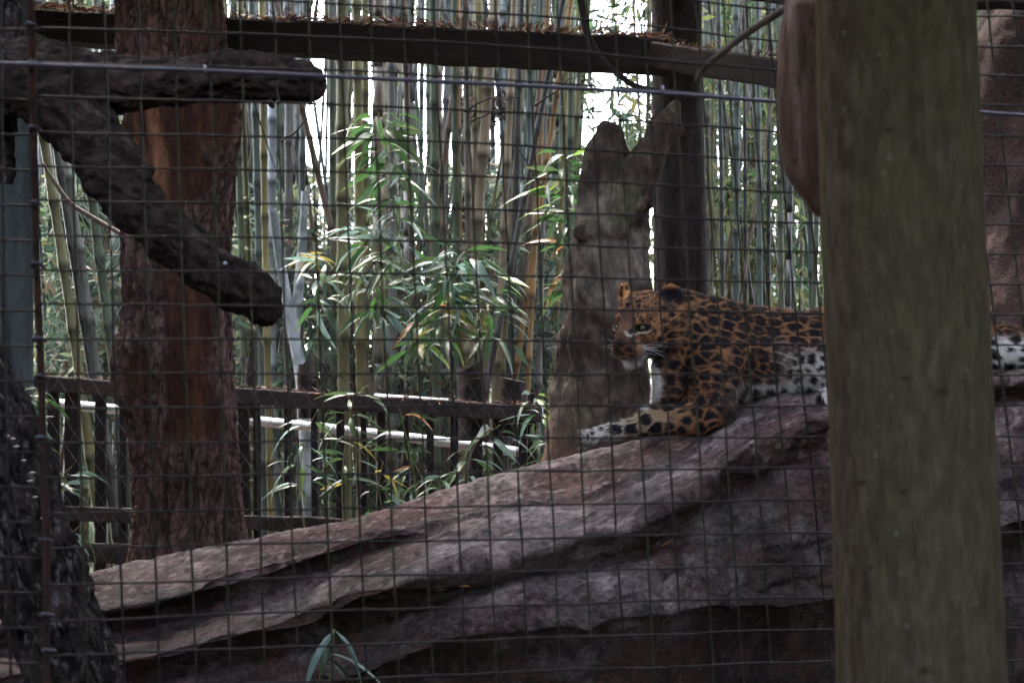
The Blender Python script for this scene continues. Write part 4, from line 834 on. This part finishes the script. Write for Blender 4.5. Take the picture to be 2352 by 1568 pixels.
mass('thicket_foliage', np.vstack([clumps(8500, 170, (1600, -60, 9.3), (1930, 760, 12), (16, 34, .3), 1), clumps(2500, 40, (2215, -60, 9), (2330, 260, 11), (14, 30, .3), 2)]), .13, GC, 1, label='dense drooping yellow green bamboo foliage right of the back post', cat='foliage')
mass('thicket_foliage', np.vstack([clumps(2200, 70, (1280, -60, 9), (1640, 640, 11), (16, 30, .3), 3), clumps(6500, 90, (80, -60, 9), (300, 860, 11), (16, 34, .3), 4)]), .13, GC+GB, 2, label='loose green foliage behind the stump and at the far left', cat='foliage')
mass('thicket_foliage', np.vstack([clumps(9000, 170, (520, 400, 9.0), (1300, 950, 13), (26, 24, .4), 5), clumps(900, 30, (520, -60, 9), (1300, 120, 12), (16, 20, .3), 6)]), .14, GB+[(.28, .27, .2)], 3, label='mixed undergrowth between the bamboo stalks behind the low fence', cat='foliage')
p = np.stack([rng.uniform(-14, 12, 26000), rng.uniform(17, 26, 26000), np.abs(rng.normal(0, 1.5, 26000))+.1], -1); p[:, 2] *= 1+.6*fbm(np.stack([p[:, 0]*.5, p[:, 1]*.2, p[:, 0]*0], -1), 3)
V, Q, C = leafcloud(p, .5, [(.13, .17, .09), (.18, .2, .13), (.09, .13, .08), (.26, .25, .18)], .5, seed=9); obj('distant_bushes', mesh_np('distant_bushes', V, Q, C, False), M_far, kind='stuff', label='pale blurred bushes far beyond the bamboo grove', cat='bushes')
V, Q, C = leafcloud(TANG, .09, [(.03, .025, .02), (.06, .045, .035), (.09, .07, .05)], .1, .1, 31); obj('dead_leaf_tangle', mesh_np('dead_leaf_tangle', V, Q, C, False), M_litter, kind='stuff', label='dark tangle of dead leaves caught between the stalks in mid grove', cat='leaf litter')
mass('undergrowth', np.vstack([clumps(8000, 150, (520, 470, 8.1), (1300, 1180, 9.6), (26, 30, .3), 15), clumps(3500, 60, (80, 380, 8.1), (310, 1150, 9.4), (20, 34, .3), 16)]), .12, [(.03, .055, .035), (.045, .075, .055), (.025, .04, .03), (.08, .10, .06), (.07, .055, .035)], 7, label='dark blue green undergrowth filling the gaps between stalks behind the fence', cat='foliage')
# crowns that close the grove overhead, out of which the stalks come
p = np.stack([rng.uniform(-6, 6.5, 9000), rng.uniform(10, 16, 9000), rng.uniform(5.8, 8.5, 9000)], -1); m = fbm(p*.7, 2, 4) > -.1
V, Q, C = leafcloud(p[m], .22, GC, .25, seed=12); obj('grove_crown', mesh_np('grove_crown', V, Q, C, False), M_far, kind='stuff', label='leafy bamboo crowns closing over the grove', cat='foliage')
p = np.stack([rng.uniform(-5, 6, 42000), rng.uniform(1.4, 6.3, 42000), rng.uniform(4.0, 6.0, 42000)], -1); m = fbm(p*.8, 2, 14) > -.3  # unseen leaf layer added overhead to dim the enclosure
V, Q, C = leafcloud(p[m], .26, GC, .4, seed=13); obj('shade_canopy', mesh_np('shade_canopy', V, Q, C, False), M_far, kind='stuff', label='unseen broken leafy canopy added to shade the enclosure from above', cat='foliage')
for sx, nm in ((-1, 'left'), (1, 'right')):  # out-of-view foliage added on both sides to block low sky light
    p = np.stack([sx*rng.uniform(3.9, 5.2, 14000), rng.uniform(1.6, 8.5, 14000), rng.uniform(0, 4.6, 14000)], -1)
    V, Q, C = leafcloud(p, .3, GC[:4], .45, seed=20+sx); obj('shade_foliage', mesh_np('shade_foliage', V, Q, C, False), M_far, kind='stuff', label=f'unseen leafy mass added to cut light from the {nm} side of the enclosure', cat='shade_foliage')
# litter on beams
def litter(name, a, b, n, w, lab, seed, size=.05):
    r = np.random.default_rng(seed); a = np.asarray(a); b = np.asarray(b); t = r.uniform(0, 1, n)[:, None]; p = a+(b-a)*t; p[:, 1] += r.uniform(-w, w, n); p[:, 2] += np.abs(r.normal(0, .008, n))*(1+fbm(p*6, 2))
    V, Q, C = leafcloud(p, size, [(.22, .09, .05), (.30, .14, .08), (.16, .08, .06), (.36, .24, .16), (.10, .06, .05)], .16, .15, seed); obj(name, mesh_np(name, V, Q, C, False), M_litter, kind='stuff', label=lab, cat='leaf litter')
up = np.array([0, 0, PX(37, 6)])
litter('leaf_litter', P(60, 56, 6.06)+up, P(1530, 130, 5.85)+up, 2600, .05, 'dry reddish leaves and needles lying along the long roof beam', 4)
litter('leaf_litter', P(1508, 128, 5.82)+up*.85, P(1800, 170, 5.25)+up*.85, 300, .04, 'thin dry litter on the short right hand beam', 5, .035)
litter('leaf_litter', P(-60, 872, 6.75)+up*.45, P(1262, 952, 6.7)+up*.45, 900, .03, 'thin layer of dry litter on the low fence rail', 6, .03)

# fallen leaves on the rock: drop onto nearest rock vertex
q = RV-CAM; dep = q@_F; RU = 1176+(q@_R)/dep*F_PX; RVv = 784-(q@_U)/dep*F_PX
for (u, v, L, ang, c, lab) in [(1520, 1245, 34, .6, 'orange', 'curled orange brown leaf on the dark rock face below the leopard'), (1048, 1350, 26, .1, 'orange', 'small orange leaf on the second rock ridge'), (1010, 1362, 26, .25, 'dead', 'pale dry leaf beside the small orange leaf on the rock ridge'), (300, 1432-20, 22, 0, 'deep', 'small dark dead leaf on the lit left part of the rock'), (660, 1332, 14, .2, 'deep', 'tiny dark leaf scrap on the upper rock strip'), (410, 1420-34, 18, .1, 'deep', 'thin dark leaf scrap at the lip of the left rock strip')]:
    sel = np.where((np.abs(RU-u) < 8) & (np.abs(RVv-v) < 8))[0]
    if len(sel) == 0: continue
    i = sel[np.argmin(dep[sel])]; p = RV[i]-_F*.012; dv = _R*math.cos(ang)+_U*math.sin(ang)
    o = obj('fallen_leaf', LM[c, 0].copy(), None, label=lab, cat='leaf', mw=leafmat(p, dv, PX(L, dep[i]), .9))

# ------------------------------------------------------------------ leopard
def build_leopard():
    d = 4.42; k = PX(1, d)
    X = lambda u, v, o=0.: P(u, v, d+o)
    lo = np.array([X(1290, 0)[0], d-.42, X(0, 1075)[2]-.02]); hi = np.array([X(2560, 0)[0]+.02, d+.42, X(0, 620)[2]+.04])
    s = SDF(lo, hi, .0055)
    def c(a, ra, b, rb, kk=.03, sub=False): s.cone(X(*a), ra*k, X(*b), rb*k, kk, sub)
    # trunk
    c((1650, 800, .06), 92, (1760, 812, .09), 92, .04); c((1760, 812, .09), 92, (1900, 806, .12), 93, .04); c((1900, 806, .12), 93, (2060, 795, .15), 100, .04); c((2060, 795, .15), 100, (2200, 815, .15), 84, .04)
    c((1640, 748, .06), 62, (1800, 778, .09), 60, .04)
    # neck and chest
    c((1560, 742, .03), 74, (1650, 790, .06), 90, .04); c((1540, 780, .02), 54, (1590, 870, .05), 68, .035); c((1590, 870, .05), 66, (1660, 850, .06), 80, .03)
    c((1524, 846, .0), 26, (1536, 900, .0), 32, .02); c((1536, 900, .0), 30, (1518, 935, .02), 22, .02)
    # near shoulder, elbow, forearm, paw
    c((1640, 830, -.06), 62, (1628, 930, -.08), 52, .03); c((1628, 930, -.08), 50, (1610, 958, -.09), 40, .025); c((1612, 958, -.09), 41, (1500, 967, -.11), 31, .02)
    c((1500, 967, -.11), 30, (1415, 988, -.12), 19, .02); c((1415, 988, -.12), 19, (1360, 1003, -.13), 17, .015)
    for (u, v, r, o) in [(1338, 1003, 15, -.15), (1330, 1010, 14, -.135), (1328, 1013, 13, -.12), (1345, 1006, 17, -.13), (1334, 1004, 13, -.165)]: s.ell(X(u, v, o), (r*k*1.15, r*k, r*k), None, .010)
    # far forearm
    c((1580, 930, .14), 40, (1520, 965, .15), 28, .02); c((1520, 965, .15), 28, (1450, 985, .15), 22, .02)
    # near hind leg, paw, rump, tail
    c((2080, 850, -.02), 86, (2010, 880, -.08), 56, .03); c((2010, 885, -.09), 40, (1950, 908, -.12), 26, .02); c((1950, 908, -.12), 24, (1902, 912, -.13), 20, .015)
    for o in (-.155, -.135, -.115): s.ell(X(1896, 914, o), (16*k, 14*k, 15*k), None, .010)
    c((2200, 815, .12), 80, (2300, 795, .02), 52, .03); c((2300, 795, .02), 50, (2400, 815, -.02), 30, .03); c((2400, 815, -.02), 22, (2500, 850, -.02), 18, .02)
    # head --------------------------------------------------
    hc = X(1478, 742, -.02)
    f = -.58*_R-.74*_F-.32*_U; f /= np.linalg.norm(f); n = .86*_R-.5*_F; n = n-f*np.dot(n, f); n /= np.linalg.norm(n); up = np.cross(n, f); up = up if up@_U > 0 else -up
    H = lambda a, b, cc: hc+f*a+n*b+up*cc
    B = np.array([f, n, up])
    def e(p, r, kk=.015, sub=False): s.ell(H(*p), r, B, kk, sub)
    e((-.005, 0, .015), (.092, .086, .076), .03); s.cone(H(-.04, 0, .0), .075, X(1570, 750, .03), 72*k, .04)
    for sg in (1, -1):
        e((.018, .050*sg, -.022), (.052, .040, .045), .02); e((.055, .030*sg, .038), (.034, .024, .018), .014)
        e((.108, .022*sg, -.050), (.038, .027, .031), .012); s.cone(H(.085, .014*sg, -.078), .020, H(.0, .045*sg, -.066), .034, .02)
        e((-.022, .070*sg, -.035), (.040, .042, .056), .022)
    s.cone(H(.045, 0, .018), .040, H(.122, 0, -.020), .029, .018); e((.134, 0, -.026), (.016, .023, .015), .008)
    e((.100, 0, -.088), (.028, .027, .020), .012); e((.0, 0, .055), (.06, .055, .035), .02)
    for sg in (1, -1): e((.086, .043*sg, .012), (.016, .019, .009), .008, True)
    e((.145, 0, -.052), (.02, .004, .012), .006, True)
    for (a, b, cc, tw) in ((-.055, .075, .072, .9), (-.022, -.068, .080, -.9)):
        ed = f*.75+n*b*8; ed /= np.linalg.norm(ed); es = np.cross(up, ed); es /= np.linalg.norm(es); eu = np.cross(ed, es); EB = np.array([ed, es, eu if eu@up > 0 else -eu])
        s.ell(H(a, b, cc), (.016, .034, .040), EB, .012); s.ell(H(a, b, cc)+ed*.020+up*.006, (.020, .024, .028), EB, .006, True)
    V, Q = s.mesh(); V = laplace(V, Q, 2, .5); N = normals(V, Q)
    # belly skin folds and muscle unevenness
    V = V+N*(.006*fbm(V*9, 3, 3))[:, None]; N = normals(V, Q)
    def pix(V): q = V-CAM; dd = q@_F; return 1176+(q@_R)/dd*F_PX, 784-(q@_U)/dd*F_PX, dd
    def colour(V, N):
        u, v, dd = pix(V); h = V-hc; ha, hb, hcz = h@f, h@n, h@up
        nz = fbm(V*22, 3, 6); nz2 = fbm(V*70, 2, 7)
        head = sstep(.142, .128, np.sqrt((ha*.9)**2+hb**2+hcz**2)+.012*nz)*sstep(-.085, -.05, ha)
        og = np.array([.285, .132, .058]); og2 = np.array([.165, .078, .040]); base = og*(1-sstep(-.2, .5, nz)[:, None]*.6)+og2*sstep(-.2, .5, nz)[:, None]*.6
        up_ = N@_U
        # white belly, throat, chest, lower limbs
        bel = sstep(1740, 1900, u)*sstep(765, 830, v+26*nz)+sstep(1640, 1760, u)*sstep(850, 890, v+14*nz)
        thr = sstep(1514, 1500, u+9*nz+10*np.abs((v-885)/50)-6)*sstep(812, 840, v)*sstep(945, 930, v)
        paw = sstep(1470, 1370, u)*sstep(930, 960, v)*.8+sstep(1945, 1915, u)*sstep(1870, 1885, u)*sstep(885, 895, v)
        far = sstep(2230, 2260, u)*sstep(760, 790, v)
        wh = np.clip(bel*sstep(1600, 1700, u)+thr+paw+far, 0, 1)[:, None]
        low = np.clip(sstep(1600, 1470, u)*sstep(915, 935, v)*.85, 0, 1)[:, None]
        base = base*(1-low)+np.array([.40, .30, .20])*low
        base = base*(1-wh)+np.array([.66, .62, .58])*wh
        # spots: dark cells with narrow tawny lines on the flank, round spots on limbs and belly
        ax = np.array([[.96, 0, -.28], [0, 1, 0], [.28, 0, .96]]); Wp = V@ax.T
        f1, f2, cid = worley(Wp*np.array([22, 18, 29])+.15*fbm(V*14, 2, 2)[:, None], 7, .72)
        edge = f2-f1; cells = sstep(.05, .12, edge+.05*nz2)*sstep(.80, .70, f1+.05*nz2)
        g1, g2, cg = worley(V*24.5+.10*nz[:, None], 9, .55); ge = g2-g1; bl_ = sstep(1690, 1740, u)*.10; round_ = sstep(.10+bl_, .17+bl_, ge+.04*nz2)*sstep(.76, .68, g1+.04*nz2)
        limb = np.clip(sstep(870, 930, v)*sstep(1700, 1640, u)+wh[:, 0]*.9, 0, 1)
        limb = np.maximum(limb, sstep(1885, 1920, u)*sstep(870, 890, v))
        sp = cells*(1-limb)+round_*limb
        inner = (sstep(.30, .12, f1)*(1-limb)*sstep(1560, 1700, u)*.22)
        s3, s4, c3 = worley(V*(48-12*sstep(.03, .075, hb))[:, None]+.2*nz[:, None], 13, .75); fs = sstep(.12, .22, s4-s3+.04*nz2)*sstep(.66, .56, s3)
        sp = sp*(1-head)+fs*head*sstep(.105, .085, ha)
        small = sstep(1430, 1370, u)*sstep(930, 960, v); sp = sp*(1-small)+small*sstep(.15, .25, s4-s3)*sstep(.6, .5, s3)
        sp = sp*(1-thr*.9)
        blk = np.array([.012, .010, .012])
        base = base*(1-thr[:, None])+np.array([.78, .76, .74])*thr[:, None]
        col = base*(1-sp[:, None])+(blk+inner[:, None]*base)*sp[:, None]
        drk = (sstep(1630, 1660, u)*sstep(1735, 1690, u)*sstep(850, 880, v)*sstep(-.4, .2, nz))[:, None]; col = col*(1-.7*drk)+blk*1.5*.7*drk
        und = (sstep(-.35, -.75, up_)*(v > 930)*(1-head))[:, None]; col = col*(1-.0*und)
        # face markings
        muz = head*sstep(.06, .085, ha)
        br = (head*sstep(.045, .07, ha)*sstep(.032, .02, np.abs(hb))*sstep(-.04, -.02, hcz))[:, None]; col = col*(1-.8*br)+np.array([.085, .046, .036])*.8*br
        w1 = (muz*sstep(-.052, -.064, hcz))[:, None]; col = col*(1-.85*w1)+np.array([.55, .5, .46])*.85*w1
        pads = (muz*sstep(-.03, -.036, hcz)*sstep(-.066, -.058, hcz))[:, None]; stripes = sstep(.15, .5, np.sin(hcz*700+ha*90))[:, None]
        col = col*(1-.8*pads)+(np.array([.40, .24, .12])*(1-stripes)+blk*2*stripes)*.8*pads
        mouth = (head*sstep(.006, .002, np.abs(hcz+.070-.10*(np.abs(hb)-.02)))*sstep(.0, .03, ha))[:, None]; col = col*(1-mouth)+blk*mouth
        jawd = (head*sstep(.085, .06, ha)*sstep(-.01, .02, ha)*sstep(-.058, -.07, hcz))[:, None]; col = col*(1-.85*jawd)+blk*.85*jawd
        nose = (head*sstep(.030, .024, np.sqrt((ha-.147)**2+hb**2+((hcz+.032)*1.1)**2)))[:, None]; col = col*(1-nose)+np.array([.016, .012, .013])*nose
        for sg in (1, -1):
            ex = (hb-.043*sg)/.021; ez = (hcz-.012+.12*(hb*sg-.043))/.0105; de = np.sqrt(ex**2+ez**2)
            rim = (head*sstep(1.25, .95, de)*sstep(.04, .055, ha))[:, None]; col = col*(1-rim)+blk*rim
            tear = (head*sstep(.007, .003, np.abs(hb*sg-.026+.15*(hcz-.012)))*sstep(-.035, -.02, hcz)*sstep(.012, .006, hcz)*sstep(.04, .055, ha))[:, None]; col = col*(1-.9*tear)+blk*.9*tear
            uw = (head*sstep(1.25, 1.35, de)*sstep(1.75, 1.5, de)*sstep(.0, -.3, ez)*sstep(-1.3, -.8, ex*-1)*sstep(.04, .055, ha))[:, None]; col = col*(1-.8*uw)+np.array([.6, .5, .42])*.8*uw
        for (a, b, cc) in ((-.055, .075, .072), (-.022, -.068, .080)):
            de = np.sqrt((ha-a)**2+(hb-b)**2+(hcz-cc)**2); em = sstep(.052, .04, de)*sstep(cc-.028, cc-.012, hcz)
            if b > 0: cc_ = blk*1.6; rimm = sstep(cc+.022, cc+.034, hcz)[:, None]; ecol = cc_*(1-rimm)+np.array([.35, .14, .04])*rimm
            else: ecol = np.array([.55, .26, .10])+0*V
            col = col*(1-em[:, None])+ecol*em[:, None]
        ruff = (head*sstep(.035, .06, hb)*sstep(.02, .0, ha)*sstep(.03, .0, hcz))[:, None]; col = col*(1-.35*ruff)+np.array([.42, .22, .12])*.35*ruff; hs_ = (fs*head*sstep(.07, .05, ha)*sstep(-.2, .1, nz+.25))[:, None]; col = col*(1-.9*hs_)+blk*.9*hs_
        return np.clip(col, 0.005, 1)
    C = colour(V, N)
    root = thing('leopard', 'spotted leopard lying on the rock with its head turned left', 'leopard', X(1750, 960, .1))
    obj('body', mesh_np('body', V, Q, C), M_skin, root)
    # fur strands: one thin triangle each
    area = np.linalg.norm(np.cross(V[Q[:, 2]]-V[Q[:, 0]], V[Q[:, 3]]-V[Q[:, 1]]), axis=1)
    vis = normals(V, Q)[Q[:, 0]]; w = area*np.where((vis@_F) < .35, 1, .08); r = np.random.default_rng(5)
    fi = r.choice(len(Q), 240000, p=w/w.sum()); a = r.random((len(fi), 1)); b = r.random((len(fi), 1))
    p = (V[Q[fi, 0]]*(1-a)+V[Q[fi, 1]]*a)*(1-b)+(V[Q[fi, 3]]*(1-a)+V[Q[fi, 2]]*a)*b; nn = N[Q[fi, 0]]
    u, v, dd = pix(p)
    h = p-hc; ha, hb, hz = h@f, h@n, h@up; inhead = np.linalg.norm(h, axis=1) < .13
    flow = np.where(inhead[:, None], -f*1.0+n*hb[:, None]*6, _R*1.0-_U*.25)      # lies back along the body
    fore = (u < 1640) & (v > 925) & ~inhead; flow = np.where(fore[:, None], -_R*.9-_U*.3, flow)
    hang = sstep(830, 900, v)*sstep(1650, 1720, u); flow = flow*(1-.6*hang[:, None])-_U*(.9*hang)[:, None]
    flow = flow-nn*(flow*nn).sum(1)[:, None]; flow /= np.linalg.norm(flow, axis=1)[:, None]+1e-6
    ln = .014+.016*hang+.010*(sstep(1560, 1520, u)*sstep(820, 850, v)*sstep(950, 935, v)); ln = np.where(inhead, .0075, ln); ln = np.where(inhead & (ha > .085), .004, ln)
    ruff = inhead & (hb > .05) & (ha < .02); ln = np.where(ruff, .020, ln); ln = ln*r.uniform(.6, 1.3, len(ln))
    dirv = flow+nn*(.30+.25*r.random((len(fi), 1)))+r.normal(size=(len(fi), 3))*.13; dirv /= np.linalg.norm(dirv, axis=1)[:, None]
    sd_ = np.cross(dirv, nn); sd_ /= np.linalg.norm(sd_, axis=1)[:, None]+1e-6
    wd = .0009; p0 = p-nn*.001
    T = np.stack([p0-sd_*wd, p0+sd_*wd, p0+dirv*ln[:, None]], 1).reshape(-1, 3); QQ = np.arange(len(fi)*3).reshape(-1, 3)
    cc = colour(p+r.normal(size=p.shape)*.0012, nn)*r.uniform(.65, 1.4, (len(fi), 1)); obj('fur', mesh_np('fur', T, QQ, np.repeat(cc, 3, 0), False), M_fur, root, kind='stuff')
    # eyes, whiskers
    M_eye = mat('eye', (.045, .045, .018), (.07, .065, .022), 30, .2, spec=.3); M_pup = mat('pupil', (.004, .004, .004), None, 3, .1)
    for sg in (1, -1):
        me = bpy.data.meshes.new('eye'); import bmesh; bm = bmesh.new(); bmesh.ops.create_uvsphere(bm, u_segments=16, v_segments=10, radius=.0095); bm.to_mesh(me); bm.free()
        me.polygons.foreach_set('use_smooth', [True]*len(me.polygons)); o = obj('eye', me, M_eye, root, mw=Matrix.Translation(Vector(H(.074, .043*sg, .010))))
        me2 = bpy.data.meshes.new('pupil'); bm = bmesh.new(); bmesh.ops.create_uvsphere(bm, u_segments=10, v_segments=8, radius=.005); bm.to_mesh(me2); bm.free()
        po = obj('pupil', me2, M_pup, None, mw=Matrix.Translation(Vector(H(.074, .043*sg, .010)+f*.008-_F*.003))); po.parent = o; po.matrix_parent_inverse = (Matrix.Translation(Vector(H(.074, .043*sg, .010)))).inverted()
    M_wh = mat('whisker', (.5, .48, .48), None, 3, .5); rr = random.Random(3)
    for sg in (1, -1):
        for i in range(11):
            a0 = H(.100+rr.uniform(-.015, .012), (.040+rr.uniform(-.002, .002))*sg, -.045+rr.uniform(-.016, .012)); L = rr.uniform(.05, .095)
            dv = n*sg*.9-f*rr.uniform(.2, .8)+up*rr.uniform(-.35, .25); dv /= np.linalg.norm(dv); x = np.linspace(0, 1, 7)[:, None]
            pts = a0+dv*L*x-up*(.018*x**2); obj('whisker', tubemesh('whisker', pts, np.linspace(.00055, .0002, 7), 4), M_wh, root)
    print('leopard verts', len(V))
build_leopard()
print('tris', sum(len(o.data.polygons)*2 for o in bpy.data.objects if o.type == 'MESH'))
